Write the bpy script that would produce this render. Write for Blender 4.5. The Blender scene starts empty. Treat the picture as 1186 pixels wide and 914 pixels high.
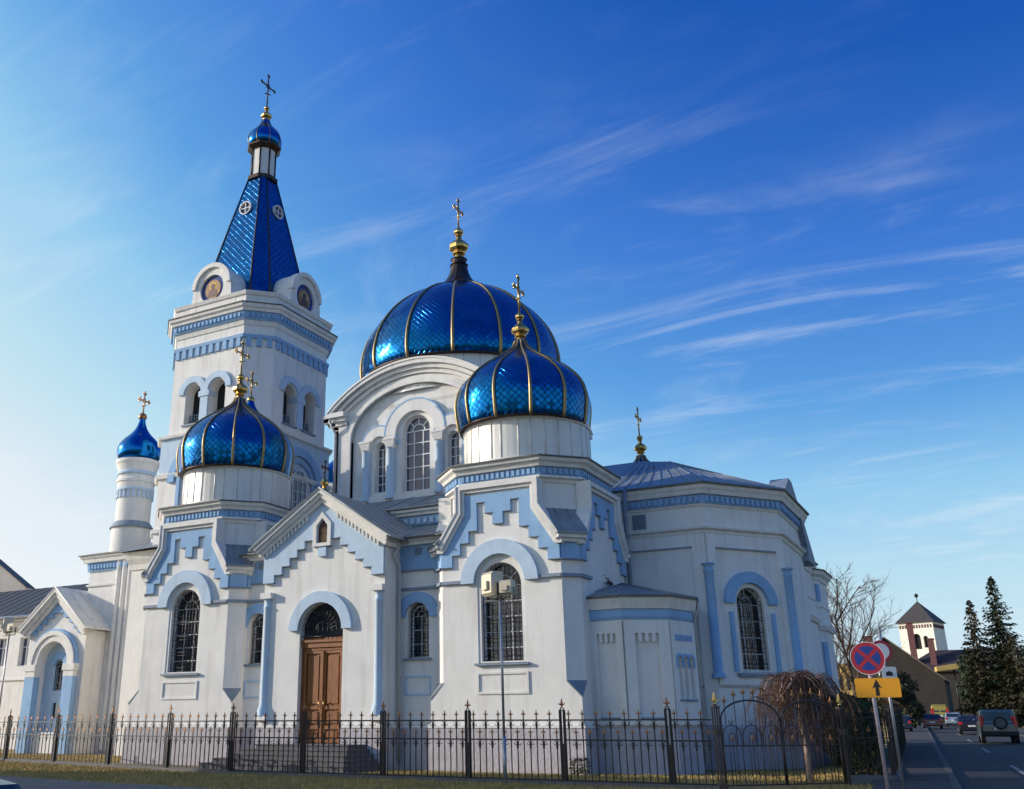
import bpy, bmesh, math, random
from math import sin, cos, pi, radians as R, sqrt, atan2
from mathutils import Vector, Matrix
from mathutils.geometry import tessellate_polygon

random.seed(7)
scene = bpy.context.scene
COL = scene.collection

# ------------------------------------------------------------ camera
cd = bpy.data.cameras.new('camera'); cam = bpy.data.objects.new('camera', cd); COL.objects.link(cam)
cam.location = (0, 0, 1.6)
TILT = math.degrees(math.atan(390 / 1120))
cam.rotation_euler = (R(90 + TILT), 0, R(30))
cd.sensor_width = 36; cd.lens = 1120 / 1186 * 36
cd.shift_x = (593 - 485) / 1186; cd.shift_y = -7 / 1186
cd.clip_start = .1; cd.clip_end = 6000
scene.camera = cam

# ------------------------------------------------------------ sun and sky
SUN_EL = R(18); SX, SY = -.927, -.375
ln = sqrt(SX * SX + SY * SY); SX /= ln; SY /= ln
sd = bpy.data.lights.new('sun', 'SUN'); sun = bpy.data.objects.new('sun', sd); COL.objects.link(sun)
sd.energy = 4.4; sd.angle = R(.55); sd.color = (1, .9, .76)
sun.rotation_euler = Vector((SX * cos(SUN_EL), SY * cos(SUN_EL), sin(SUN_EL))).to_track_quat('Z', 'Y').to_euler()
world = bpy.data.worlds.new('World'); scene.world = world; world.use_nodes = True
nt = world.node_tree; nt.nodes.clear()
def N(t, **k):
    n = nt.nodes.new(t)
    for a, b in k.items(): setattr(n, a, b)
    return n
L = nt.links.new
out = N('ShaderNodeOutputWorld'); bg = N('ShaderNodeBackground'); sky = N('ShaderNodeTexSky', sky_type='NISHITA')
sky.sun_disc = False; sky.sun_elevation = SUN_EL; sky.sun_rotation = atan2(SX, SY)
sky.air_density = 1.0; sky.dust_density = 1.0; sky.ozone_density = 2.0; sky.altitude = 100
tc = N('ShaderNodeTexCoord')
sep = N('ShaderNodeSeparateXYZ'); L(tc.outputs['Generated'], sep.inputs[0])
zz = N('ShaderNodeMath', operation='MAXIMUM'); L(sep.outputs['Z'], zz.inputs[0]); zz.inputs[1].default_value = .0
za = N('ShaderNodeMath', operation='ADD'); L(zz.outputs[0], za.inputs[0]); za.inputs[1].default_value = .16
dx = N('ShaderNodeMath', operation='DIVIDE'); L(sep.outputs['X'], dx.inputs[0]); L(za.outputs[0], dx.inputs[1])
dy = N('ShaderNodeMath', operation='DIVIDE'); L(sep.outputs['Y'], dy.inputs[0]); L(za.outputs[0], dy.inputs[1])
cb = N('ShaderNodeCombineXYZ'); L(dx.outputs[0], cb.inputs[0]); L(dy.outputs[0], cb.inputs[1])
def cloud(rot, sc, scale, det, lo, hi, loc=(0, 0, 0), dist=1.0):
    m = N('ShaderNodeMapping'); m.inputs['Rotation'].default_value = (0, 0, R(rot)); m.inputs['Scale'].default_value = sc
    m.inputs['Location'].default_value = loc
    L(cb.outputs[0], m.inputs[0])
    no = N('ShaderNodeTexNoise'); no.inputs['Scale'].default_value = scale; no.inputs['Detail'].default_value = det
    no.inputs['Roughness'].default_value = .62; no.inputs['Distortion'].default_value = dist
    L(m.outputs[0], no.inputs['Vector'])
    mr = N('ShaderNodeMapRange', clamp=True); mr.interpolation_type = 'SMOOTHSTEP'
    L(no.outputs['Fac'], mr.inputs[0]); mr.inputs[1].default_value = lo; mr.inputs[2].default_value = hi
    return mr.outputs[0]
c1 = cloud(-32, (.75, 1.15, 1), 1.3, 8, .50, .80, (3.2, 1.1, 0), 2.0)
c2 = cloud(-14, (.38, 1.4, 1), 2.8, 10, .47, .80, (7.7, 4.0, 0), 1.8)
c3 = cloud(20, (.8, 1.0, 1), .9, 4, .34, .62, (1.0, 9.0, 0), .6)
def mth(op, a, b):
    n = N('ShaderNodeMath', operation=op)
    for i, q in enumerate((a, b)):
        if hasattr(q, 'links'): L(q, n.inputs[i])
        else: n.inputs[i].default_value = q
    return n.outputs[0]
cl = mth('MULTIPLY', mth('ADD', mth('MULTIPLY', c1, .8), c2), c3)
hz = N('ShaderNodeMapRange', clamp=True); L(sep.outputs['Z'], hz.inputs[0]); hz.inputs[1].default_value = .75; hz.inputs[2].default_value = .1
hz.inputs[3].default_value = .26; hz.inputs[4].default_value = 1.15
cl = mth('MINIMUM', mth('MULTIPLY', mth('MULTIPLY', cl, hz.outputs[0]), .46), .8)
# the sky's own brightness, a little stronger towards the sun, drives its colour
sgr = N('ShaderNodeSeparateColor'); L(sky.outputs[0], sgr.inputs[0])
dsun = mth('ADD', mth('MULTIPLY', sep.outputs['X'], SX), mth('MULTIPLY', sep.outputs['Y'], SY))
fac = mth('MULTIPLY', mth('MULTIPLY', sgr.outputs[1], .148), mth('ADD', .93, mth('MULTIPLY', dsun, .38)))
rp = N('ShaderNodeValToRGB'); L(fac, rp.inputs[0]); cr_ = rp.color_ramp
RAMP = [(.15, (.012, .10, .46)), (.20, (.05, .20, .65)), (.27, (.115, .36, .77)), (.34, (.30, .60, .87)), (.44, (.50, .745, .88)), (.60, (.76, .85, .92)), (.9, (.93, .96, .98))]
SC = .1 / .1
while len(cr_.elements) < len(RAMP): cr_.elements.new(.5)
for e, (p, c) in zip(cr_.elements, RAMP): e.position = p; e.color = (*c, 1)
glow = mth('MULTIPLY', mth('MAXIMUM', mth('SUBTRACT', fac, .9), 0), 1.)
mix = N('ShaderNodeMixRGB'); L(cl, mix.inputs[0]); L(rp.outputs[0], mix.inputs[1]); mix.inputs[2].default_value = (.88, .93, .96, 1)
addg = N('ShaderNodeMixRGB', blend_type='ADD'); addg.inputs[0].default_value = 1; L(mix.outputs[0], addg.inputs[1]); L(glow, addg.inputs[2])
scl = N('ShaderNodeVectorMath', operation='SCALE'); L(addg.outputs[0], scl.inputs[0]); scl.inputs['Scale'].default_value = 1 / .15
L(scl.outputs[0], bg.inputs[0]); bg.inputs[1].default_value = .15; L(bg.outputs[0], out.inputs[0])
scene.view_settings.view_transform = 'Standard'; scene.view_settings.look = 'None'
scene.view_settings.exposure = 0.0; scene.view_settings.gamma = 1
scene.render.engine = 'CYCLES'
scene.cycles.max_bounces = 6

# ------------------------------------------------------------ materials
def mat(name, col, rough=.8, metal=0, var=0., scale=3., bump=0., bscale=40., col2=None, spec=.5, stretch=None, grime=0.):
    m = bpy.data.materials.new(name); m.use_nodes = True; t = m.node_tree; b = t.nodes['Principled BSDF']
    b.inputs['Base Color'].default_value = (*col, 1); b.inputs['Roughness'].default_value = rough
    b.inputs['Metallic'].default_value = metal; b.inputs['Specular IOR Level'].default_value = spec
    geo = t.nodes.new('ShaderNodeNewGeometry'); vec = geo.outputs['Position']
    if stretch:
        mp = t.nodes.new('ShaderNodeMapping'); mp.inputs['Scale'].default_value = stretch; t.links.new(vec, mp.inputs[0]); vec = mp.outputs[0]
    if var > 0 or col2:
        n = t.nodes.new('ShaderNodeTexNoise'); n.inputs['Scale'].default_value = scale; n.inputs['Detail'].default_value = 8; n.inputs['Roughness'].default_value = .65
        t.links.new(vec, n.inputs['Vector'])
        r = t.nodes.new('ShaderNodeValToRGB'); t.links.new(n.outputs['Fac'], r.inputs[0])
        r.color_ramp.elements[0].position = .32; r.color_ramp.elements[1].position = .68
        c2 = col2 if col2 else tuple(c * (1 - var) for c in col)
        r.color_ramp.elements[0].color = (*c2, 1); r.color_ramp.elements[1].color = (*col, 1)
        last = r.outputs[0]
        if grime > 0:
            mp2 = t.nodes.new('ShaderNodeMapping'); mp2.inputs['Scale'].default_value = (2.2, 2.2, .22); t.links.new(geo.outputs['Position'], mp2.inputs[0])
            n2 = t.nodes.new('ShaderNodeTexNoise'); n2.inputs['Scale'].default_value = 1.3; n2.inputs['Detail'].default_value = 6; t.links.new(mp2.outputs[0], n2.inputs['Vector'])
            mr = t.nodes.new('ShaderNodeMapRange'); mr.inputs[1].default_value = .52; mr.inputs[2].default_value = .78; mr.inputs[3].default_value = 0; mr.inputs[4].default_value = grime
            t.links.new(n2.outputs['Fac'], mr.inputs[0])
            mx = t.nodes.new('ShaderNodeMixRGB'); t.links.new(mr.outputs[0], mx.inputs[0]); t.links.new(last, mx.inputs[1])
            mx.inputs[2].default_value = (col[0] * .55, col[1] * .52, col[2] * .5, 1); last = mx.outputs[0]
        t.links.new(last, b.inputs['Base Color'])
    if bump > 0:
        n = t.nodes.new('ShaderNodeTexNoise'); n.inputs['Scale'].default_value = bscale; n.inputs['Detail'].default_value = 6
        t.links.new(vec, n.inputs['Vector'])
        bp = t.nodes.new('ShaderNodeBump'); bp.inputs['Strength'].default_value = bump; bp.inputs['Distance'].default_value = .05
        t.links.new(n.outputs['Fac'], bp.inputs['Height']); t.links.new(bp.outputs[0], b.inputs['Normal'])
    return m

M = {}
M['white'] = mat('white_stucco', (.79, .765, .725), .9, var=.12, scale=.9, bump=.14, bscale=30, grime=.42)
M['blue'] = mat('pale_blue_paint', (.28, .46, .69), .85, var=.16, scale=1.6, bump=.12, bscale=30, grime=.3)
M['bluepale'] = mat('very_pale_blue_paint', (.50, .63, .76), .85, var=.14, scale=1.6, bump=.12, bscale=30, grime=.35)
M['sill'] = mat('grey_blue_ledge', (.24, .30, .38), .7, var=.3, scale=4)
M['mould'] = mat('white_moulding', (.79, .765, .725), .85, var=.16, scale=2.5, bump=.2, bscale=20, grime=.4)
M['plinth'] = mat('mauve_grey_plinth', (.54, .50, .52), .95, var=.22, scale=1.5, bump=.5, bscale=10, grime=.5)
M['roof'] = mat('grey_sheet_metal', (.29, .325, .345), .45, metal=.3, var=.35, scale=1.4)
M['roofedge'] = mat('weathered_roof_edge', (.16, .155, .15), .6, metal=.3, var=.5, scale=3)
M['drum'] = mat('white_sheet_metal', (.72, .70, .65), .45, metal=.1, var=.14, scale=1.2, grime=.4)
M['gold'] = mat('gilt_metal', (.62, .42, .15), .27, metal=1, var=.25, scale=6)
M['oldgold'] = mat('dull_gilt_strip', (.36, .26, .12), .42, metal=.8, var=.35, scale=6)
M['bronze'] = mat('dark_bronze', (.075, .05, .04), .4, metal=.8, var=.3, scale=5)
M['iron'] = mat('black_iron', (.018, .016, .017), .42, metal=.3, var=.3, scale=9)
M['ironw'] = mat('worn_gate_iron', (.10, .07, .06), .45, metal=.4, var=.5, scale=20)
M['copper'] = mat('coppery_spear_paint', (.30, .15, .07), .4, metal=.7, var=.3, scale=20)
M['glass'] = mat('dark_window_glass', (.030, .036, .05), .09, spec=.7, col2=(.006, .007, .010), scale=2.2, bump=.05, bscale=3)
M['glassb'] = mat('blue_grey_window_glass', (.035, .05, .11), .12, spec=.8, var=.4, scale=1.3)
M['frame'] = mat('white_window_paint', (.72, .72, .74), .6, var=.1)
M['pipe'] = mat('white_painted_pipe', (.55, .54, .55), .5, var=.2, scale=6)
M['stone'] = mat('grey_step_stone', (.16, .15, .155), .9, var=.35, scale=5, bump=.3)
M['black'] = mat('black_void', (.01, .01, .012), .9)
M['slate'] = mat('dark_blue_slate', (.03, .04, .065), .7, var=.3, scale=3, stretch=(6, 1, 1))
M['asphalt'] = mat('asphalt', (.036, .035, .036), .85, var=.35, scale=1.5, bump=.4, bscale=60)
M['pave'] = mat('footway_paving', (.06, .056, .055), .9, var=.3, scale=2, bump=.3, bscale=30)
M['kerb'] = mat('kerb_stone', (.075, .072, .07), .9, var=.3, scale=6)
M['dirt'] = mat('sandy_path', (.20, .18, .155), .95, var=.4, scale=1.6, bump=.5, bscale=25)
M['grassg'] = mat('winter_lawn', (.38, .26, .09), .95, var=.3, scale=1.1, bump=.8, bscale=30, col2=(.22, .16, .05))
M['blade'] = mat('grass_blades', (.52, .36, .12), .8, scale=.8, col2=(.27, .20, .06))
M['bark'] = mat('grey_brown_bark', (.10, .075, .055), .95, var=.4, scale=6, bump=.5)
M['twig'] = mat('reddish_brown_twigs', (.115, .065, .045), .9, var=.35, scale=4)
M['barkl'] = mat('pale_pinkish_bark', (.62, .43, .36), .9, var=.45, scale=7, bump=.4)
M['needle'] = mat('spruce_needles', (.040, .060, .026), .85, col2=(.016, .030, .014), scale=1.6)
M['needleb'] = mat('brownish_conifer_needles', (.075, .060, .028), .85, col2=(.030, .034, .016), scale=1.2)
M['hedge'] = mat('dark_hedge_leaves', (.05, .055, .02), .85, col2=(.022, .035, .012), scale=3)
M['lampbox'] = mat('cream_lamp_housing', (.62, .55, .42), .4, metal=.2, var=.25, scale=8)
M['steel'] = mat('galvanised_steel', (.42, .42, .43), .42, metal=.6, var=.25, scale=10)
M['signred'] = mat('red_sign_film', (.42, .02, .035), .4)
M['signblue'] = mat('blue_sign_film', (.015, .045, .25), .4)
M['signyel'] = mat('orange_yellow_sign_film', (.85, .36, .012), .45)
M['signblk'] = mat('black_sign_film', (.012, .011, .012), .5)
M['signwht'] = mat('white_sign_film', (.75, .74, .74), .5)
M['rubber'] = mat('tyre_rubber', (.02, .02, .02), .8)
M['taill'] = mat('red_lamp_lens', (.55, .02, .02), .2)
M['brownwall'] = mat('brown_render_wall', (.045, .037, .03), .95, var=.3, scale=.6, bump=.4)
M['yellowwall'] = mat('yellow_render_wall', (.60, .42, .13), .9, var=.2, scale=1)
M['paintw'] = mat('road_paint', (.26, .26, .25), .8, var=.3, scale=8)
M['rooft'] = mat('rusty_roof_sheet', (.20, .16, .13), .7, var=.35, scale=.8)
M['towerw'] = mat('sunlit_cream_wall', (.85, .82, .70), .9, var=.1, scale=.5)
M['brickred'] = mat('red_chimney_brick', (.18, .075, .07), .9, var=.3, scale=3)
M['farwall'] = mat('plain_grey_wall', (.38, .36, .34), .9, var=.2, scale=.4)

def dome_mat():
    m = bpy.data.materials.new('blue_titanium_scales'); m.use_nodes = True; t = m.node_tree; b = t.nodes['Principled BSDF']
    uv = t.nodes.new('ShaderNodeUVMap'); uv.uv_map = 'UVMap'
    s = t.nodes.new('ShaderNodeSeparateXYZ'); t.links.new(uv.outputs[0], s.inputs[0])
    def ma(op, a, bb=None, v=None):
        n = t.nodes.new('ShaderNodeMath'); n.operation = op; t.links.new(a, n.inputs[0])
        if bb is not None: t.links.new(bb, n.inputs[1])
        if v is not None: n.inputs[1].default_value = v
        return n.outputs[0]
    p = ma('ADD', s.outputs[0], s.outputs[1]); q = ma('SUBTRACT', s.outputs[0], s.outputs[1])
    fp = ma('FRACT', p); fq = ma('FRACT', q)
    dp = ma('MINIMUM', fp, ma('MULTIPLY', ma('SUBTRACT', fp, v=1.), v=-1.)); dq = ma('MINIMUM', fq, ma('MULTIPLY', ma('SUBTRACT', fq, v=1.), v=-1.))
    d = ma('MINIMUM', dp, dq)
    mr = t.nodes.new('ShaderNodeMapRange'); t.links.new(d, mr.inputs[0]); mr.inputs[1].default_value = .0; mr.inputs[2].default_value = .07
    cbn = t.nodes.new('ShaderNodeCombineXYZ'); t.links.new(ma('FLOOR', p), cbn.inputs[0]); t.links.new(ma('FLOOR', q), cbn.inputs[1])
    wn = t.nodes.new('ShaderNodeTexWhiteNoise'); wn.noise_dimensions = '2D'; t.links.new(cbn.outputs[0], wn.inputs['Vector'])
    r = t.nodes.new('ShaderNodeMixRGB'); t.links.new(mr.outputs[0], r.inputs[0]); r.inputs[1].default_value = (.0, .025, .12, 1)
    r2 = t.nodes.new('ShaderNodeMixRGB'); t.links.new(wn.outputs['Value'], r2.inputs[0]); r2.inputs[1].default_value = (.003, .10, .29, 1); r2.inputs[2].default_value = (.005, .14, .38, 1)
    t.links.new(r2.outputs[0], r.inputs[2]); t.links.new(r.outputs[0], b.inputs['Base Color'])
    b.inputs['Metallic'].default_value = 1.; b.inputs['Roughness'].default_value = .2
    b.inputs['Coat Weight'].default_value = .0; b.inputs['Coat Roughness'].default_value = .12
    # small tilt for each scale
    vm = t.nodes.new('ShaderNodeVectorMath'); vm.operation = 'SUBTRACT'; t.links.new(wn.outputs['Color'], vm.inputs[0]); vm.inputs[1].default_value = (.5, .5, .5)
    vs = t.nodes.new('ShaderNodeVectorMath'); vs.operation = 'SCALE'; t.links.new(vm.outputs[0], vs.inputs[0]); vs.inputs['Scale'].default_value = .10
    geo = t.nodes.new('ShaderNodeNewGeometry')
    bp = t.nodes.new('ShaderNodeBump'); bp.inputs['Strength'].default_value = .6; bp.inputs['Distance'].default_value = .03; t.links.new(mr.outputs[0], bp.inputs['Height'])
    va = t.nodes.new('ShaderNodeVectorMath'); va.operation = 'ADD'; t.links.new(bp.outputs[0], va.inputs[0]); t.links.new(vs.outputs[0], va.inputs[1])
    vn = t.nodes.new('ShaderNodeVectorMath'); vn.operation = 'NORMALIZE'; t.links.new(va.outputs[0], vn.inputs[0])
    t.links.new(vn.outputs[0], b.inputs['Normal'])
    return m
M['dome'] = dome_mat()
M['domeplain'] = mat('smooth_blue_metal', (.005, .13, .42), .18, metal=.95, var=.15, scale=2)

def wood_mat():
    m = mat('varnished_oak', (.33, .11, .018), .5, scale=2.5, col2=(.13, .038, .006), stretch=(6, 6, .6), bump=.15, bscale=18); return m
M['wood'] = wood_mat()
def icon_mat(name, bgc, fig):
    return mat(name, bgc, .5, col2=fig, scale=3.5)
M['icon'] = icon_mat('icon_painting', (.42, .24, .07), (.16, .05, .03))
M['iconblue'] = mat('icon_blue_border', (.01, .04, .22), .3)

# ------------------------------------------------------------ mesh helpers
class Fr:   # a facade frame: a = along, z = up, d = outwards
    def __init__(s, ox, oy, deg):
        s.o = (ox, oy); a = R(deg); s.deg = deg; s.u = (cos(a), sin(a)); s.n = (sin(a), -cos(a))
    def p(s, a, z, d=0):
        return (s.o[0] + s.u[0] * a + s.n[0] * d, s.o[1] + s.u[1] * a + s.n[1] * d, z)
    def sh(s, a=0, d=0):
        q = s.p(a, 0, d); return Fr(q[0], q[1], s.deg)

class MB:
    def __init__(s): s.v = []; s.f = []; s.uv = {}; s.sm = set(); s.c = []; s.mk = []
    def mark(s, i):
        """the faces that follow take material i"""
        s.mk.append((len(s.f), i)); return s
    def cut(s):
        """what follows becomes an object of its own"""
        s.c.append((len(s.v), len(s.f))); return s
    def add(s, vs, fs, uvs=None, smooth=False):
        o = len(s.v); s.v += [tuple(v) for v in vs]
        for i, f in enumerate(fs):
            if uvs: s.uv[len(s.f)] = uvs[i]
            if smooth: s.sm.add(len(s.f))
            s.f.append(tuple(o + k for k in f))
        return s
    def box(s, x0, x1, y0, y1, z0, z1):
        return s.add([(x, y, z) for z in (z0, z1) for y in (y0, y1) for x in (x0, x1)],
              [(0, 2, 3, 1), (4, 5, 7, 6), (0, 1, 5, 4), (2, 6, 7, 3), (0, 4, 6, 2), (1, 3, 7, 5)])
    def fbox(s, fr, a0, a1, z0, z1, d0, d1):
        return s.add([fr.p(a, z, d) for z in (z0, z1) for d in (d1, d0) for a in (a0, a1)],
              [(0, 2, 3, 1), (4, 5, 7, 6), (0, 1, 5, 4), (2, 6, 7, 3), (0, 4, 6, 2), (1, 3, 7, 5)])
    def prism(s, fr, outl, d0, d1, holes=(), back=True):
        pl = [list(outl)] + [list(h) for h in holes]
        tri = tessellate_polygon([[Vector((a, z, 0)) for a, z in q] for q in pl])
        flat = [p for q in pl for p in q]; n = len(flat)
        vs = [fr.p(a, z, d1) for a, z in flat] + [fr.p(a, z, d0) for a, z in flat]
        fs = [tuple(t) for t in tri]
        if back: fs += [tuple(n + k for k in reversed(t)) for t in tri]
        o = 0
        for q in pl:
            for i in range(len(q)):
                j = (i + 1) % len(q); fs.append((o + i, o + j, n + o + j, n + o + i))
            o += len(q)
        return s.add(vs, fs)
    def zprism(s, pts, z0, z1, top=True):
        n = len(pts)
        tri = tessellate_polygon([[Vector((x, y, 0)) for x, y in pts]])
        vs = [(x, y, z0) for x, y in pts] + [(x, y, z1) for x, y in pts]
        fs = [(i, (i + 1) % n, n + (i + 1) % n, n + i) for i in range(n)] + [tuple(t) for t in tri] + [tuple(n + k for k in t) for t in tri]
        return s.add(vs, fs)
    def tube(s, pts, r, seg=6, r2=None, smooth=True, cap=True):
        pts = [Vector(p) for p in pts]; n = len(pts); vs = []; fs = []
        ref = None
        for i, p in enumerate(pts):
            t = (pts[min(i + 1, n - 1)] - pts[max(i - 1, 0)])
            if t.length < 1e-9: t = Vector((0, 0, 1))
            t.normalize()
            if ref is None:
                ref = Vector((0, 0, 1)) if abs(t.z) < .9 else Vector((1, 0, 0))
            b = t.cross(ref)
            if b.length < 1e-4: ref = Vector((.3, .8, .1)); b = t.cross(ref)
            b.normalize(); c = b.cross(t).normalized(); ref = c
            rr = r if r2 is None else r + (r2 - r) * i / (n - 1)
            for k in range(seg):
                a = 2 * pi * (k + .5) / seg; vs.append(p + b * cos(a) * rr + c * sin(a) * rr)
        for i in range(n - 1):
            for k in range(seg):
                k2 = (k + 1) % seg; fs.append((i * seg + k, i * seg + k2, (i + 1) * seg + k2, (i + 1) * seg + k))
        if cap and seg > 2: fs += [tuple(reversed(range(seg))), tuple((n - 1) * seg + k for k in range(seg))]
        return s.add(vs, fs, smooth=smooth)
    def lathe(s, cx, cy, prof, seg=32, uvn=None, uvs=1., smooth=True, a0=0., phase=0.):
        vs = []; fs = []; uvl = []; n = len(prof); arc = [0]
        for i in range(1, n): arc.append(arc[-1] + math.hypot(prof[i][0] - prof[i - 1][0], prof[i][1] - prof[i - 1][1]))
        for r, z in prof:
            for k in range(seg):
                a = 2 * pi * k / seg + phase; vs.append((cx + cos(a) * max(r, 1e-4), cy + sin(a) * max(r, 1e-4), z))
        for i in range(n - 1):
            for k in range(seg):
                k2 = (k + 1) % seg; fs.append((i * seg + k, i * seg + k2, (i + 1) * seg + k2, (i + 1) * seg + k))
                if uvn: 
                    u0 = uvn * k / seg; u1 = uvn * (k + 1) / seg
                    uvl.append([(u0, arc[i] * uvs), (u1, arc[i] * uvs), (u1, arc[i + 1] * uvs), (u0, arc[i + 1] * uvs)])
        return s.add(vs, fs, uvs=uvl if uvn else None, smooth=smooth)
    def sphere(s, c, r, seg=12, rings=7, sz=1.):
        return s.lathe(c[0], c[1], [(r * sin(pi * i / rings), c[2] - r * sz * cos(pi * i / rings)) for i in range(rings + 1)], seg)
    def sweep(s, plan, prof, closed=True):
        """profile [(out, z)] swept along a plan polyline whose outside is on its right"""
        n = len(plan); rows = []
        for i in range(n):
            p = Vector(plan[i]); 
            a = (p - Vector(plan[i - 1])).normalized() if (closed or i > 0) else None
            b = (Vector(plan[(i + 1) % n]) - p).normalized() if (closed or i < n - 1) else None
            if a is None: a = b
            if b is None: b = a
            na = Vector((a.y, -a.x)); nb = Vector((b.y, -b.x)); m = (na + nb)
            if m.length < 1e-6: m = na
            m.normalize(); k = 1 / max(m.dot(na), .3)
            rows.append([(p.x + m.x * k * o, p.y + m.y * k * o, z) for o, z in prof])
        vs = [v for r in rows for v in r]; q = len(prof); fs = []
        for i in range(n if closed else n - 1):
            j = (i + 1) % n
            for k in range(q - 1): fs.append((i * q + k, j * q + k, j * q + k + 1, i * q + k + 1))
            fs.append((i * q + q - 1, j * q + q - 1, j * q, i * q))
        if not closed: fs += [tuple(range(q)), tuple((n - 1) * q + k for k in reversed(range(q)))]
        return s.add(vs, fs)
    def dentils(s, plan, out, z0, z1, w, gap, dep, closed=True):
        n = len(plan)
        for i in range(n if closed else n - 1):
            p = Vector(plan[i]); q = Vector(plan[(i + 1) % n]); l = (q - p).length; d = (q - p) / l
            fr = Fr(p.x, p.y, math.degrees(atan2(d.y, d.x)))
            c = max(1, int(l / (w + gap))); st = l / c
            for k in range(c): a = st * (k + .5); s.fbox(fr, a - w / 2, a + w / 2, z0, z1, out, out + dep)
        return s
    def quad(s, a, b, c, d): return s.add([a, b, c, d], [(0, 1, 2, 3)])
    def build(s, name, m, parent=None, loc=None, recalc=True, weld=False):
        if s.c:
            b = [(0, 0)] + s.c + [(len(s.v), len(s.f))]; first = None
            for (v0, f0), (v1, f1) in zip(b, b[1:]):
                if v1 <= v0 or f1 <= f0: continue
                q = MB(); q.v = s.v[v0:v1]; q.f = [tuple(k - v0 for k in f) for f in s.f[f0:f1]]
                q.uv = {i - f0: u for i, u in s.uv.items() if f0 <= i < f1}; q.sm = {i - f0 for i in s.sm if f0 <= i < f1}
                cur = [i for k, i in s.mk if k <= f0][-1:]; q.mk = [(0, i) for i in cur] + [(k - f0, i) for k, i in s.mk if f0 < k < f1]
                o = q.build(name, m, parent, loc, recalc, weld); first = first or o
            return first
        me = bpy.data.meshes.new(name)
        off = Vector(loc) if loc is not None else Vector((0, 0, 0))
        me.from_pydata([Vector(v) - off for v in s.v], [], s.f)
        if s.uv:
            ul = me.uv_layers.new(name='UVMap')
            for i, p in enumerate(me.polygons):
                if i in s.uv:
                    for k, li in enumerate(p.loop_indices): ul.data[li].uv = s.uv[i][k]
        for i in s.sm: me.polygons[i].use_smooth = True
        for k, i in s.mk:
            for p in me.polygons[k:]: p.material_index = i
        if recalc:
            bm = bmesh.new(); bm.from_mesh(me)
            if weld: bmesh.ops.remove_doubles(bm, verts=bm.verts, dist=1e-4)
            bmesh.ops.recalc_face_normals(bm, faces=bm.faces); bm.to_mesh(me); bm.free()
        mm = m if isinstance(m, (list, tuple)) else [m]
        for x in mm: me.materials.append(M[x] if isinstance(x, str) else x)
        o = bpy.data.objects.new(name, me); COL.objects.link(o); o.location = off
        if parent is not None:
            o.parent = parent
            w = Vector((0, 0, 0)); q = parent
            while q is not None: w += q.location; q = q.parent
            o.location = off - w
        return o

def tag(o, label=None, cat=None, group=None, kind=None):
    if label: o['label'] = label
    if cat: o['category'] = cat
    if group: o['group'] = group
    if kind: o['kind'] = kind
    return o
def thing(name, loc, label, cat, group=None):
    o = bpy.data.objects.new(name, None); COL.objects.link(o); o.location = loc; o.empty_display_size = .3
    return tag(o, label, cat, group)
def struct(o): return tag(o, kind='structure')

def arch(cx, z0, hw, zs, n=18):
    return [(cx - hw, z0), (cx + hw, z0)] + [(cx + hw * cos(pi * k / n), zs + hw * sin(pi * k / n)) for k in range(n + 1)]
def band(cx, zs, r0, r1, n=24, leg=0., b0=None, b1=None):
    b0 = b0 or r0; b1 = b1 or r1
    o = [(cx + r1 * cos(pi * k / n), zs + b1 * sin(pi * k / n)) for k in range(n + 1)]
    i = [(cx + r0 * cos(pi * k / n), zs + b0 * sin(pi * k / n)) for k in reversed(range(n + 1))]
    if leg: o = [(cx + r1, zs - leg)] + o + [(cx - r1, zs - leg)]; i = [(cx - r0, zs - leg)] + i + [(cx + r0, zs - leg)]
    return o + i
def stripe(pts, w):
    """band of width w on the left side of an open polyline, in facade coordinates"""
    n = len(pts); q = []
    for i in range(n):
        p = Vector(pts[i]); a = (p - Vector(pts[i - 1])).normalized() if i else None
        b = (Vector(pts[i + 1]) - p).normalized() if i < n - 1 else None
        a = a or b; b = b or a
        na = Vector((-a.y, a.x)); nb = Vector((-b.y, b.x)); m = (na + nb).normalized(); k = 1 / max(.35, m.dot(na))
        q.append((p.x + m.x * k * w, p.y + m.y * k * w))
    return list(pts) + q[::-1]

def octa(cx, cy, a, c):   # square of half width a with corners cut by c, CCW
    b = a - c
    return [(cx - b, cy - a), (cx + b, cy - a), (cx + a, cy - b), (cx + a, cy + b), (cx + b, cy + a), (cx - b, cy + a), (cx - a, cy + b), (cx - a, cy - b)]

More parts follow.
